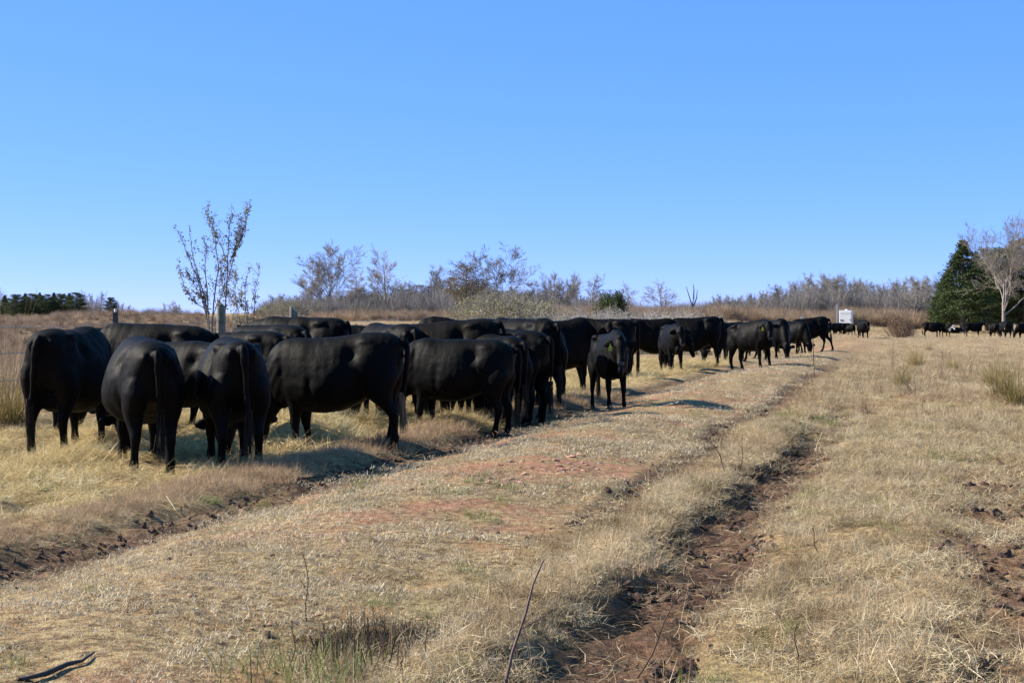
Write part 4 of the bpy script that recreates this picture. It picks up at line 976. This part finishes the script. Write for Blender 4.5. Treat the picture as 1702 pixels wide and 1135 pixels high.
for px in np.linspace(1182, 1562, 110):
    px = px + mixr.uniform(-4, 4); top = wood_top(px) + mixr.gamma(2, 4.5) - 5
    src, h_ = [(slim2, hS2), (slim, hS), (slim2, hS2)][k % 3]; k += 1
    tcopy(src, px, mixr.uniform(235, 300), top, h_, label=wood_label(px, top), group='bare trees of the right wood', wide=mixr.uniform(.9, 1.5))
for px, top, wd in ((4, 474, 1.2), (14, 486, 1.2), (142, 480, 1), (148, 485, 1.2), (165, 482, 1.2), (157, 492, 1.4), (192, 500, 1.6), (205, 502, 1.4), (216, 505, 1.5), (272, 502, 1.2), (50, 486, 1), (100, 488, 1.2)):
    tcopy(slim2 if wd > 1.1 else slim, px, mixr.uniform(250, 300), top, hS2, label='thin bare tree on the skyline at the far left', group='bare trees at the far left', wide=wd)
tcopy(bushy, 299, 210, 498, hU, label='lone grey leafless shrub on the left skyline', cat='shrub', wide=1.3)
tcopy(slim, 61, 238, 474, hS, label='bare pale pole-like tree rising above the left conifers', wide=.25)
# dead snag
sn = []
r = np.random.default_rng(4)
for pts in ([(0, 0, -.2), (.1, 0, 2), (.25, 0, 3.1)], [(.1, 0, 1.6), (-.35, 0, 3.0), (-.75, .1, 4.3)], [(.22, 0, 2.6), (.25, 0, 3.9), (.15, 0, 4.6)], [(.2, 0, 1.8), (.6, 0, 2.8), (.68, 0, 3.9)]):
    sn.append((np.array(pts), np.array([.10, .07, .03])))
x, y, z = at(1150, 190); rt = empty('dead_tree', (x, y, z)); obj('trunk', tubes(sn[:1], 8, 'trunk', M_darkbark), rt)
for q in sn[1:]: obj('branch', tubes([q], 6, 'branch', M_darkbark), rt)
s_ = (CAMH + (HY - 472) / FPX * 190 - z) / 4.6; rt.scale = (s_, s_, s_); tag(rt, 'dead forked snag without twigs on the skyline between the pale tree and the right wood', 'dead tree')

# conifers
def conifer(seed, h, w, base=.10, n=24000, leaf=.21, mat=M_conifer, shape='cone'):
    r = np.random.default_rng(seed); root = empty('cedar_tree', (0, 0, 0))
    out = [(np.array([(0, 0, -.3), (.03, 0, h * .4), (0, .04, h * .97)]), np.array([.022 * h, .015 * h, .003 * h]))]
    obj('trunk', tubes(out, 8, 'trunk', M_darkbark), root)
    nb = 150; br = []; cl = []
    for i in range(nb):
        f = (i + r.uniform(0, 1)) / nb; z0 = h * (base + (1 - base) * f); 
        env = (1 - f) ** .9 * (1 if f > .12 else .75 + 2 * f) if shape == 'cone' else math.sqrt(max(0, 1 - (2 * f - .9) ** 2 / 1.25))
        L = w * env * r.uniform(.72, 1.12) + .12; a = r.uniform(0, 2 * pi); rise = r.uniform(.05, .5)
        p1 = np.array([cos(a) * L, sin(a) * L, z0 + L * rise * .6]); p0 = np.array([0, 0, z0 - .1 * L]); mid = (p0 + p1) / 2 + np.array([0, 0, -.08 * L])
        br.append((np.array([p0, mid, p1]), np.array([.035, .025, .01]) * (h / 10)))
        m = int(n / nb * (.35 + env)); t = r.uniform(.25, 1.03, m) ** .7
        c = p0[None] * (1 - t)[:, None] + p1[None] * t[:, None]; c[:, 2] += r.normal(0, .10 * (1 + L * .25), m) ; c[:, :2] += r.normal(0, .10 * L + .07, (m, 2)); cl.append(c)
    c = np.concatenate(cl); V, F, B = leafquads(c, leaf, r, .45, .5)
    # clump-wise variation of foliage colour
    B = np.clip(B * .6 + .5 * np.repeat(fbm(c[:, 0] * 1.3 + c[:, 2], c[:, 1] * 1.3 + c[:, 2] * 1.1, seed), 4) - .05, 0, 1)
    cr = obj('crown', mesh_np('crown', V, F, mat, False, {'bl': B}), root)
    obj('branch', tubes(br, 4, 'branch', M_darkbark), cr)
    return root
cA, cB, cC = conifer(1, 12, 3.1, .11), conifer(2, 12, 2.7, .13), conifer(3, 12, 3.4, .12, shape='oval')
cedars = [(1600, 185, 400, cA, 1.62, 'tall pointed cedar at the left end of the evergreen group'), (1574, 205, 448, cB, 1.5, 'shorter cedar at the outer left of the evergreen group'), (1622, 200, 420, cB, 1.5, 'cedar just right of the tall pointed one'),
          (1648, 192, 414, cC, 1.35, 'rounded cedar left of the pale bare tree'), (1640, 210, 424, cA, 1.5, 'dark cedar in the second row behind the rounded one'), (1680, 200, 410, cB, 1.6, 'cedar behind the crown of the pale bare tree'),
          (1704, 190, 400, cC, 1.4, 'broad cedar at the right edge of the picture'), (1728, 205, 395, cA, 1.2, 'cedar beyond the right edge of the evergreen group')]
for px, d, top, src, wd, lb in cedars: tcopy(src, px, d, top, 12, label=lb, cat='cedar', wide=wd, group='cedars at the right')
tcopy(gnarl, 1669, 168, 344, hG, label='large pale bare tree with spreading limbs in front of the cedars', rz=2.2, wide=.9)
ORD = {8: 'first', 28: 'second', 42: 'third', 54: 'fourth', 66: 'fifth', 78: 'sixth', 90: 'seventh', 103: 'eighth', 115: 'ninth', 127: 'tenth'}
def ordn(px): return ORD.get(px, '')
for i, (px, top, d) in enumerate(((28, 489, 225), (42, 487, 232), (54, 488, 228), (66, 486, 236), (78, 489, 226), (90, 486, 234), (103, 488, 228), (115, 487, 232), (127, 486, 226), (8, 490, 235), (185, 494, 240))):
    tcopy([cC, cA, cC, cB][i % 4], px, d, top, 12, label=ordn(px) + ' conifer from the left in the evergreen stand at the far left' if px != 185 else 'single dark conifer apart from the evergreen stand, behind the steel post', cat='conifer', group='conifers at the far left', wide=1.5 if i < 10 else 1.2)
# brown leaved oak
oak = conifer(8, 10, 4.4, .34, n=3600, leaf=.26, mat=M_oak, shape='oval'); oak.name = 'oak_tree'
puttree(oak, 775, 222, 441, 10, label='oak holding brown leaves, left of the crooked dark tree', cat='oak', wide=1.05)
for i, (px, top, d, wd) in enumerate(((700, 474, 250, 1.6), (750, 462, 245, 1.2), (800, 470, 240, 1.3), (596, 478, 250, 1.2))):
    o = copy_tree(oak); puttree(o, px, d, top, 10, label=('brownish tree right of the narrow tall tree', 'brownish tree touching the left side of the brown oak', 'brownish tree between the oak and the crooked dark tree', 'brownish tree right of the broadest skyline tree')[i], cat='tree', group='brown leaved trees of the middle wood', wide=wd)
# round green bush and olive shrubs
def bush(seed, h, w, n, leaf, mat, twigs=60, name='bush', twmat=None, asp=.5):
    r = np.random.default_rng(seed); root = empty(name, (0, 0, 0)); L = []
    for i in range(twigs):
        a = r.uniform(0, 2 * pi); e = r.uniform(.15, 1.25); d = np.array([cos(a) * sin(e) * w / h, sin(a) * sin(e) * w / h, cos(e) * .9 + .12]); d *= h * r.uniform(.75, 1.05)
        b0 = np.array([cos(a), sin(a), 0]) * w * .12 * r.uniform(); m1 = b0 + d * .5 + r.normal(0, .05 * h, 3); p1 = b0 + d
        L.append((np.array([b0 - [0, 0, .1], m1, p1]), np.array([.02, .012, .005]) * h / 2))
        for j in range(4):
            q = m1 + (p1 - m1) * r.uniform(0, .9); L.append((np.array([q, q + nrm(d + r.normal(0, .5, 3) * h) * h * .14, q + nrm(d + r.normal(0, .5, 3) * h) * h * .27]), np.array([.010, .007, .004]) * h / 2))
    st = obj('stems', tubes(L, 4, 'stems', twmat or M_bark), root)
    i = r.integers(0, len(L), n); t = r.uniform(.1, 1, n); seg = r.integers(0, 2, n)
    P_ = np.array([L[q][0][s] * (1 - tt) + L[q][0][s + 1] * tt for q, s, tt in zip(i, seg, t)]) + r.normal(0, leaf * .9, (n, 3)); P_[:, 2] = np.maximum(P_[:, 2], .03)
    V, F, B = leafquads(P_, leaf, r, asp, .4); obj('leaves', mesh_np('leaves', V, F, mat, False, {'bl': B}), root)
    return root
gb = bush(1, 2.4, 2.6, 9000, .17, M_conifer, 80, 'green_bush'); puttree(gb, 1018, 150, 484, 2.5, label='round dark green bush on the skyline above the tagged yearling', cat='bush', wide=.52)
ob = bush(2, 3.0, 2.8, 5200, .11, M_olive, 90, 'olive_shrub', M_twigpale); hob = hgt(ob)
tcopy(ob, 838, 95, 470, hob, label='tall olive green shrub behind the dark huddle, widest of the olive shrubs', cat='shrub', wide=1.35)
tcopy(ob, 790, 105, 484, hob, label='olive green shrub at the left of the tall olive shrub', cat='shrub', wide=1.1)
tcopy(ob, 895, 100, 487, hob, label='olive grey shrub to the right of the tall olive shrub', cat='shrub', wide=1.2)
tcopy(ob, 485, 140, 488, hob, label='grey green shrub above the slant cut post', cat='shrub', wide=1.0)
tcopy(ob, 455, 145, 492, hob, label='grey green shrub right of the low sapling shoots', cat='shrub', wide=1.0)
gs = bush(4, 2.2, 2.4, 1500, .06, M_olive, 150, 'twiggy_shrub', M_twigpale); hgs = hgt(gs)
for px, d, top, lb in ((1030, 62, 500, 'grey twiggy shrub directly behind the tagged yearling'), (1062, 66, 504, 'grey twiggy shrub above the back of the walking brown-sheened cow'), (985, 70, 506, 'olive twiggy shrub behind the cow with its head turned'),
                       (1105, 78, 505, 'olive twiggy shrub above the head-on calf'), (1145, 84, 507, 'olive twiggy shrub above the big bellied cow'), (945, 72, 504, 'twiggy shrub above the cow with its head turned')):
    tcopy(gs, px, d, top, hgs, label=lb, cat='shrub', wide=1.15)
fs = bush(5, 1.5, 1.0, 800, .05, M_olive, 40, 'fence_shrub')
for px, d, top, lb in ((430, 29, 492, 'twiggy shrub tangled in the fence right of the sapling'), (345, 27, 520, 'low shrub at the foot of the sapling'), (395, 30, 505, 'shrub behind the fence between sapling and low shoots')):
    tcopy(fs, px, d, top, hgt(fs), label=lb, cat='shrub', wide=1.0)

# rusty scrub band: nobody could count it
def scrubproto():
    return tuft('scrub_bush', M_scrub, [blades(260, .45, .4, 1.15, .0, 1.1, .028, .7, 3), blades(420, .8, .15, .6, .2, 1.4, .028, .6, 2), blades(260, .22, .6, 1.4, .0, .7, .025, .9, 3)])
C_scrub = proto_collection('scrub', [scrubproto() for _ in range(5)] + [tuft('tan_bush', M_rust, [blades(360, .6, .3, .9, .0, 1.1, .024, .7, 3), blades(200, .3, .5, 1.1, .0, .6, .022, .8, 3)]) for _ in range(2)])
Px, Py, sc_ = [], [], []
def scr(n, p0, p1, d0, d1, s0, s1):
    d = rng.uniform(d0, d1, n); p_ = rng.uniform(p0, p1, n); Px.extend((p_ - HX) / FPX * d); Py.extend(d); sc_.extend(rng.uniform(s0, s1, n))
scr(700, 870, 1190, 150, 205, .9, 1.6); scr(420, 1170, 1380, 195, 240, 1.1, 1.9); scr(420, 1385, 1560, 212, 250, 1.3, 2.3); scr(480, 440, 900, 150, 205, .6, 1.15); scr(160, 1180, 1400, 235, 260, 1.3, 2.0)
scr(300, -60, 340, 190, 222, .4, .85); scr(200, 85, 230, 185, 215, .7, 1.2); scr(1300, -60, 520, 28, 120, .14, .55); scr(500, 500, 1250, 60, 130, .12, .35); scr(400, 420, 1560, 235, 300, .9, 1.8)
scr(900, -60, 520, 105, 195, .25, .7); scr(500, -300, -20, 150, 260, 1, 2); scr(120, 1560, 2000, 230, 290, .8, 1.4)
Px, Py = np.array(Px), np.array(Py)
scatter('rusty_scrub', lay(Px, Py), sc_, C_scrub, 7, 'band of rusty brown scrub across the back of the pasture', 'scrub')

M_brush = blade_mat('grey_brush', [(0, (.12, .105, .10)), (.5, (.22, .20, .19)), (1, (.36, .34, .325))], (.15, .14, .08), .08, .1, .5, 3)
C_brush = proto_collection('brush', [tuft('brush_clump', M_brush, [blades(260, 1.6, 1.5, 5.5, .0, .5, .055, .3, 4, wtip=.4), blades(200, 1.8, 1.0, 3.0, .1, 1.0, .05, .4, 3, wtip=.4)]) for _ in range(4)])
bx_, by_, bs_ = [], [], []
def brs(n, p0, p1, d0, d1, topf, k=1.0):
    p_ = rng.uniform(p0, p1, n); d = rng.uniform(d0, d1, n); x_ = (p_ - HX) / FPX * d
    hh = CAMH + (HY - topf(p_)) / FPX * d - height(x_, d); bx_.extend(x_); by_.extend(d); bs_.extend(np.maximum(hh, .8) / 5.0 * rng.uniform(.45, .95, n) * k)
brs(520, 1175, 1562, 238, 300, lambda p_: (wood_top(p_) + 505) / 2 - 2)
brs(420, 440, 1000, 210, 290, lambda p_: np.interp(p_, [440, 500, 600, 700, 900, 1000], [494, 490, 482, 474, 476, 492]))
brs(90, 1000, 1180, 200, 290, lambda p_: 497 + 0 * p_)
brs(150, -80, 330, 240, 300, lambda p_: np.interp(p_, [-80, 140, 230, 330], [488, 494, 508, 512]))
bx_, by_ = np.array(bx_), np.array(by_)
scatter('grey_brush', lay(bx_, by_), bs_, C_brush, 4, 'grey leafless brush filling the wood behind the pasture', 'brush')

# nearer single bushes on the right and far left
rb = tuft('w', M_rust, [blades(60, .14, .7, 1.9, .0, .30, .008, .35, 4), blades(120, .35, .3, .9, .0, .95, .007, .7, 3, upb=.7)]); rme = rb.data
def single(name, me, px, d, topy, nat, label, cat, wide=1):
    x, y, z = at(px, d); o = obj(name, me, loc=(x, y, z)); s = (CAMH + (HY - topy) / FPX * d - z) / nat; o.scale = (s * wide, s * wide, s); o.rotation_euler = (0, 0, rng.uniform(0, 6))
    tag(o, label, cat); return o
rbush = bush(11, 2.0, 1.5, 2600, .05, M_rust, 120, 'brown_bush', M_scrub); puttree(rbush, 1496, 125, 513, 2.0, dz=-.65, label='reddish brown leafless bush hiding a cow, right of the track', cat='bush', wide=.95)
single('tall_weed', rme, 1484, 42, 545, 1.75, 'thin wispy reddish weed standing below the brown leafless bush', 'weed', .55)
M_wtan = blade_mat('tan_green_weed', [(0, (.12, .10, .03)), (.5, (.27, .21, .08)), (1, (.40, .30, .14))])
wt = tuft('w', M_wtan, [blades(260, .22, .35, .9, .1, .9, .010, .5, 3)]).data
for px, d, top, wd, lb in ((1522, 44, 566, .9, 'yellow green leaning weed clump below the brown bush'), (1500, 32, 598, 1, 'low olive weed clump beside the dark hollow'), (1668, 27, 578, .8, 'tall olive broomweed at the right edge'),
                           (1690, 25, 592, 1.0, 'second broomweed clump cut by the right edge'), (1650, 31, 590, .8, 'reddish broomweed left of the tall one at the right edge'), (1585, 40, 580, .8, 'brown weed tuft in mid field to the right'),
                           (12, 21, 590, 1.1, 'yellow green weed clump beside the far left cow')):
    single('weed_clump', wt, px, d, top, .82, lb, 'weed', wd)
for i, (px, d, top, lb) in enumerate(((10, 22, 500, 'pinkish tan feathery weed at the left edge behind the wire'), (28, 23, 520, 'feathery tan weed left of the far left cow'), (1565, 34, 568, 'grey twiggy weed tuft in mid field'))):
    single('feathery_weed', rme, px, d, top, 1.7, lb, 'weed', .7 if i < 2 else .9)
rq = np.random.default_rng(44)
wb = tuft('w', M_scrub, [blades(110, .20, .15, .55, .2, 1.2, .008, .7, 3), blades(40, .1, .4, .8, .1, .6, .008, .5, 3)]).data
for i, (px, d) in enumerate(((1460, 30), (1535, 37), (1600, 33), (1630, 46), (1570, 52), (1690, 40), (1420, 44), (1480, 58), (1650, 62), (1545, 70), (1610, 26), (1440, 24), (1700, 55), (1520, 28))):
    x, y, z = at(px, d); o = obj('weed_tuft', wb, loc=(x, y, z)); q_ = rq.uniform(.6, 1.15); o.scale = (q_ * 1.3, q_ * 1.3, q_ * .8); o.rotation_euler = (0, 0, rq.uniform(0, 6))
    tag(o, 'brown dead weed tuft in the ' + ('near' if d < 35 else 'middle' if d < 50 else 'far') + ' part of the field right of the track', 'weed', 'dead weed tufts right of the track')
# thin upright stake in the berm
x, y, z = at(1354, 37); o = obj('thin_stake', cyl_mesh('thin_stake', M_weed, .011, 1.05, n=6, z0=-.1), loc=(x, y, z)); o.rotation_euler = (0, radians(-2.5), 0)
tag(o, 'thin dark stake standing alone beside the track near the walking cow', 'stake')

# fence wires
def wire(h, label):
    P_ = [(-340, 17.5), (-60, 20.0), (192, 24.5), (365, 28.0), (488, 31.0), (680, 39), (900, 55), (1120, 80), (1332, 118), (1362, 140), (1391, 185)]
    pts = []
    for (p0, d0), (p1, d1) in zip(P_[:-1], P_[1:]):
        a = np.array(at(p0, d0)); b = np.array(at(p1, d1))
        for k in range(6):
            t = k / 6; q = a * (1 - t) + b * t; q[2] += h - .05 * 4 * t * (1 - t); pts.append(q)
    L = (np.array(pts), np.full(len(pts), .0030)); Vs = []
    o = obj('fence_wire', wiremesh(np.array(pts), .006)); tag(o, label, 'wire', 'strands of the fence'); return o
def wiremesh(P_, r):
    n = len(P_); V = []; F = []
    for i in range(n):
        t = nrm(P_[min(i + 1, n - 1)] - P_[max(i - 1, 0)]); s = nrm(np.cross(t, [0, 0, 1])); u = np.cross(s, t)
        for k in range(4): a = k * pi / 2; V.append(P_[i] + (s * cos(a) + u * sin(a)) * r)
    for i in range(n - 1):
        for k in range(4): F.append((i * 4 + k, i * 4 + (k + 1) % 4, i * 4 + 4 + (k + 1) % 4, i * 4 + 4 + k))
    return mesh_np('fence_wire', np.array(V), np.array(F), M_wire)
wire(1.50, 'top strand of the wire fence behind the herd'); wire(1.12, 'middle strand of the wire fence behind the herd'); wire(.72, 'lowest strand of the wire fence behind the herd')

# ------------------------------------------------------------------ white trailer
def bx(V, F, x0, x1, y0, y1, z0, z1):
    b = len(V); V += [(x0, y0, z0), (x1, y0, z0), (x1, y1, z0), (x0, y1, z0), (x0, y0, z1), (x1, y0, z1), (x1, y1, z1), (x0, y1, z1)]
    F += [(b + 3, b + 2, b + 1, b), (b + 4, b + 5, b + 6, b + 7), (b, b + 1, b + 5, b + 4), (b + 1, b + 2, b + 6, b + 5), (b + 2, b + 3, b + 7, b + 6), (b + 3, b, b + 4, b + 7)]
def bmesh_obj(name, mat, boxes, parent, bevel=0):
    V, F = [], []
    for q in boxes: bx(V, F, *q)
    me = bpy.data.meshes.new(name); me.from_pydata(V, [], F); me.materials.append(mat); o = obj(name, me, parent)
    if bevel: m = o.modifiers.new('bevel', 'BEVEL'); m.width = bevel; m.segments = 2
    return o
x, y, z = at(1405, 190); top = CAMH + (HY - 516) / FPX * 190 - z; wd = 20.5 / FPX * 190 / 2; bot = CAMH + (HY - 538.5) / FPX * 190 - z
tr = empty('trailer', (x, y, z), -.36); tag(tr, 'white box trailer seen end-on beyond the distant group of cows', 'trailer')
bmesh_obj('body', M_white, [(-wd, wd, 0, 1.7, bot, top)], tr, .03)
bmesh_obj('end_door', M_white, [(-wd + .06, wd - .06, -.02, -.003, bot + .06, top - .06)], tr, .006)
bmesh_obj('latch', M_dkbox, [(-wd + .15, -wd + .55, -.06, -.022, bot + .42, bot + .56)], tr)
bmesh_obj('latch', M_grey, [(wd - .22, wd - .12, -.05, -.022, bot + .42, bot + .68)], tr)
bmesh_obj('roof_vent', M_white, [(-.12, .22, .3, .8, top + .002, top + .16)], tr, .04)
lb_ = []
xx = -wd + .2
for k_ in range(13):
    w_ = .045 + .03 * ((k_ * 7) % 3); lb_.append((xx, xx + w_, -.026, -.0215, top - .47, top - .35)); xx += w_ + .035
bmesh_obj('lettering', M_letter, lb_, tr)
for s in (-1, 1):
    V, F, _ = [], [], 0
    R = [ring(np.array([s * (wd + .02) + dx, .9, .32]), np.array([0, 1., 0]), np.array([0, 0, 1.]), rr, rr, 18) for dx, rr in ((-.09, .24), (-.08, .32), (.08, .32), (.09, .24))]
    v, f3, f4 = loft(R); wm = bpy.data.meshes.new('wheel'); wm.from_pydata([tuple(q) for q in v], [], f3 + f4); wm.materials.append(M_black); obj('wheel', wm, tr)
    bmesh_obj('mudguard', M_grey, [(s * (wd + .02) - .12, s * (wd + .02) + .12, .5, 1.3, .68, .72)], tr)
bmesh_obj('chassis', M_grey, [(-wd + .1, wd - .1, .1, 1.6, bot - .12, bot - .004), (-.05, .05, 1.6, 2.7, bot - .12, bot - .04)], tr)

# ------------------------------------------------------------------ hay piles
def hay_pile(px, d, w, l, h, label, seed):
    r = np.random.default_rng(seed); n = 6500; a = r.uniform(0, 2 * pi, n); q = np.sqrt(r.uniform(0, 1, n))
    x0, y0, z0 = at(px, d); X_ = q * np.cos(a) * w; Y_ = q * np.sin(a) * l
    hh = h * (1 - q ** 2) * (.55 + .9 * fbm(X_ * 2.5 + seed, Y_ * 2.5, seed))
    V, F, B = blades(n, .001, .08, .28, .7, 1.75, .0055, .6, 3, 0, r=r)
    off = np.stack([X_, Y_, hh + height(X_ + x0, Y_ + y0) - z0], -1).repeat(8, axis=0); V = V + off + r.normal(0, .01, (n, 3)).repeat(8, axis=0)
    # soft inner heap carries the strands
    gx_, gy_ = np.meshgrid(np.linspace(-1, 1, 31), np.linspace(-1, 1, 31)); rr_ = np.sqrt(gx_ ** 2 + gy_ ** 2)
    hz = h * np.clip(1 - rr_ ** 2, -.15, 1) * (.55 + .9 * fbm(gx_ * w * 2.5 + seed, gy_ * l * 2.5, seed)) + height(gx_ * w + x0, gy_ * l + y0) - z0 - .06 + .06 * (fbm(gx_ * w * 14, gy_ * l * 14, seed) - .5)
    hv = np.stack([gx_ * w, gy_ * l, hz], -1).reshape(-1, 3); i_ = np.arange(961).reshape(31, 31)
    hf = np.stack([i_[:-1, :-1], i_[:-1, 1:], i_[1:, 1:], i_[1:, :-1]], -1).reshape(-1, 4)
    Vj, Fj, Bj = join([(hv, hf, rng.uniform(0, .5, 961)), (V, F, B)])
    o = obj('hay_pile', mesh_np('hay_pile', Vj, Fj, M_hay, False, {'bl': Bj}), loc=(x0, y0, z0)); tag(o, label, 'hay pile', 'piles of hay fed to the herd'); return o
hay_pile(520, 19.2, .75, 1.0, .42, 'bright heap of hay seen under the belly of the blond tailed cow', 1)
hay_pile(600, 20.3, .8, .9, .30, 'lower heap of hay between the legs of the blond tailed cow', 2)
hay_pile(100, 15.9, .55, .7, .16, 'small dark tuft of hay in front of the far left cow', 3)
hay_pile(180, 18.8, .7, .9, .22, 'heap of hay behind the legs of the far left cow', 4)
hay_pile(730, 20.6, .8, .8, .16, 'thin scatter of hay under the cow with the sunlit belly', 5)
hay_pile(350, 18.5, .8, .9, .22, 'shaded hay heap between the two front rumps', 6)

# ------------------------------------------------------------------ rocks, sticks
rr = np.random.default_rng(12)
rocks = [clod_mesh('rock', M_rock, 1) for _ in range(5)] + [clod_mesh('rock', M_rockgrey, 1) for _ in range(1)]
for i in range(110):
    if i < 60: px, py = rr.normal(935, 55), rr.normal(772, 9)
    elif i < 85: px, py = rr.normal(850, 40), rr.normal(800, 5)
    else: px, py = rr.uniform(260, 700), rr.uniform(900, 1050)
    x, y, z = place(px, py); o = obj('rock', rocks[int(rr.integers(0, 6))]); s = (min(rr.gamma(2, .38), 1.6) + .35) * (.62 if i < 85 else .34); o.location = (x, y, z + .004)
    o.scale = (s * 1.1, s * .9, s * .6); o.rotation_euler = (rr.uniform(-.3, .3), rr.uniform(-.3, .3), rr.uniform(0, 6))
    if i < 60: tag(o, 'flat broken clay rock in the rubble patch at the middle of the track', 'rock', 'rubble in the middle of the track')
    elif i < 85: tag(o, 'small clay rock in the line of stones left of the rubble patch', 'rock', 'line of stones left of the rubble')
    else: tag(o, 'small stone pressed into the near turf of the track', 'rock', 'stones in the near turf')
def stick(name, pts, rad, mat, label, cat='stick', twigs=()):
    P_ = np.array([p_ for p_ in pts], float); L = [(P_, np.array(rad, float))]
    o0 = P_[0].copy(); L = [(P_ - o0, np.array(rad, float))] + [(np.array(t) - o0, np.linspace(rad[-1] * .8, rad[-1] * .3, len(t))) for t in twigs]
    o = obj(name, tubes(L, 7, name, mat), loc=o0); tag(o, label, cat); return o
def P3(px, py, d): return np.array([(px - HX) / FPX * d, d, CAMH - (py - HY) / FPX * d])
g0 = place(842, 1134)
stick('leaning_cane', [P3(834, 1165, 6.05), P3(852, 1085, 6.1), P3(874, 1020, 6.15), P3(886, 972, 6.18), P3(903, 933, 6.2)], [.0075, .007, .006, .005, .0035], plain('reddish_cane', (.10, .06, .047), .7, nscale=14), 'thick reddish cane leaning right at the bottom of the picture', 'cane',
      [[P3(866, 1048, 6.1), P3(905, 1025, 6.2), P3(945, 1000, 6.3)], [P3(868, 1040, 6.1), P3(878, 1080, 6.05), P3(885, 1125, 6.0)]])
M_darkstick = plain('dark_stick', (.035, .03, .028), .8, nscale=14)
stick('dead_branch', [np.array(place(*q)) + np.array([0, 0, .018]) for q in ((30, 1140), (72, 1131), (108, 1116), (133, 1108), (154, 1094))], [.007, .012, .011, .007, .004], M_darkstick, 'dark dead branch lying in the turf at the lower left', 'branch')
def upright(px, pyb, pyt, lean, r, label, mat=M_weed, cat='dry stem'):
    x, y, z = place(px, pyb); h = (pyb - pyt) / FPX * y; P_ = [np.array([x + lean * h * t + .012 * sin(t * 7 + px), y, z - .03 + (h + .03) * t]) for t in np.linspace(0, 1, 7)]
    tw = []
    rq = np.random.default_rng(int(px))
    for _ in range(5):
        i = int(rq.integers(2, 6)); q = P_[i]; dr = np.array([rq.normal(0, .5), rq.normal(0, .5), .8]); tw.append([q, q + dr * h * .1, q + dr * h * .2])
    stick('dry_weed', P_, np.linspace(r, r * .5, 7), mat, label, cat, tw)
upright(512, 1040, 922, -.06, .0035, 'tall thin dry stem standing in the near turf left of the dark hollow')
upright(482, 1112, 1035, .08, .004, 'short dry stem left of the dark hollow')
upright(900, 905, 880, .1, .004, 'tiny dark weed sprout beside the berm')
upright(1230, 790, 725, .1, .0045, 'dark forked twig on the berm near the rut')
upright(1210, 785, 735, -.5, .006, 'dark bent twig on the berm left of a forked one')
upright(1365, 925, 880, -.35, .005, 'dark twig right of the deep rut')
upright(1325, 1125, 1040, .02, .0045, 'dark upright dry stem at the lower right')
upright(1105, 730, 700, .9, .005, 'twig lying across the turf beyond the rubble')
upright(1055, 1130, 985, .55, .005, 'slender reddish stem leaning over the muddy rut')
for i, (a_, b_, lb) in enumerate((((1480, 1128), (1502, 1152), 'pale broken straw stalk at the bottom edge right of the rut'), ((1570, 1105), (1640, 1140), 'pale cane lying at the lower right corner'), ((275, 838), (292, 858), 'pale corn husk strip on the left dirt edge'))):
    p0 = np.array(place(*a_)) + [0, 0, .07]; p1 = np.array(place(*b_)) + [0, 0, .02]; stick('dry_stalk', [p0, (p0 + p1) / 2, p1], [.003, .003, .002], plain('pale_straw', (.50, .41, .27), .7), lb, 'stalk')
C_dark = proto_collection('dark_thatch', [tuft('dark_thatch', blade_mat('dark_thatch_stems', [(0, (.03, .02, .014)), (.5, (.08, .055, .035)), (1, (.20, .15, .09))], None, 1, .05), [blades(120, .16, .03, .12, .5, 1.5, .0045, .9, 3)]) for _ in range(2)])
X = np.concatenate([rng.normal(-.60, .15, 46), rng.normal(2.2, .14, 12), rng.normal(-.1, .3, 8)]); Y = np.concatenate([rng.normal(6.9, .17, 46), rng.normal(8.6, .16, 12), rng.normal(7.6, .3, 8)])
a, b = cand(900, 5, 30); k = (fbm(a * 1.7, b * 1.7, 640) > .57) & (a - SL * b > -2.7); X = np.concatenate([X, a[k]]); Y = np.concatenate([Y, b[k]])
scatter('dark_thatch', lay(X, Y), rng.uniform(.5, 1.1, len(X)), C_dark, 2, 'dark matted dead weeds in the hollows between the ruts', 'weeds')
C_dung = proto_collection('turf_clods', [bpy.data.objects.new('turf_clod', clod_mesh('turf_clod', M_clod, .8)) for _ in range(3)])
a, b = cand(3500, 5, 30); u = a - SL * b; k = (u < -2.4) & (u > -6.2) & (fbm(a * 1.3, b * 1.3, 650) > .52)
scatter('turf_clods', lay(a[k], b[k], .0), np.minimum(rng.gamma(1.6, .22, int(k.sum())) + .12, 1), C_dung, 3, 'small dark clods and hoof-kicked soil strewn over the track turf', 'soil', .5)
# cut stubble clump around the dark hollow at the bottom
x, y, z = place(600, 1118)
rq = np.random.default_rng(5)
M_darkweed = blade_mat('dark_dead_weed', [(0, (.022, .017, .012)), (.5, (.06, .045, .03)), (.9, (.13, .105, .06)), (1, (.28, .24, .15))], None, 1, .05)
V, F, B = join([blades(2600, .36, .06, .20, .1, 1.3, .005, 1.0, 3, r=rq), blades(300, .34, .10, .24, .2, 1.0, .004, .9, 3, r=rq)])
wx, wy = -.62, 6.92
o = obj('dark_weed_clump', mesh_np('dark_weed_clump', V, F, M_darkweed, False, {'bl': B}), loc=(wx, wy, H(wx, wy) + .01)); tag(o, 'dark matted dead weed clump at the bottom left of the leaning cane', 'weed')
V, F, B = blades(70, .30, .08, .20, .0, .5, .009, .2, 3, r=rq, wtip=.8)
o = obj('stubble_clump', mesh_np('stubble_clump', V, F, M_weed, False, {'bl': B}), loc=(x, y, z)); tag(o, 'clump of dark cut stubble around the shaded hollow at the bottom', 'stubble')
V, F, B = blades(260, .38, .10, .26, .1, .8, .005, .5, 3, r=rq)
o = obj('green_clump', mesh_np('green_clump', V, F, M_green, False, {'bl': B}), loc=(x - .25, y - .15, z)); tag(o, 'greenish grass clump left of the dark hollow at the bottom', 'grass clump')
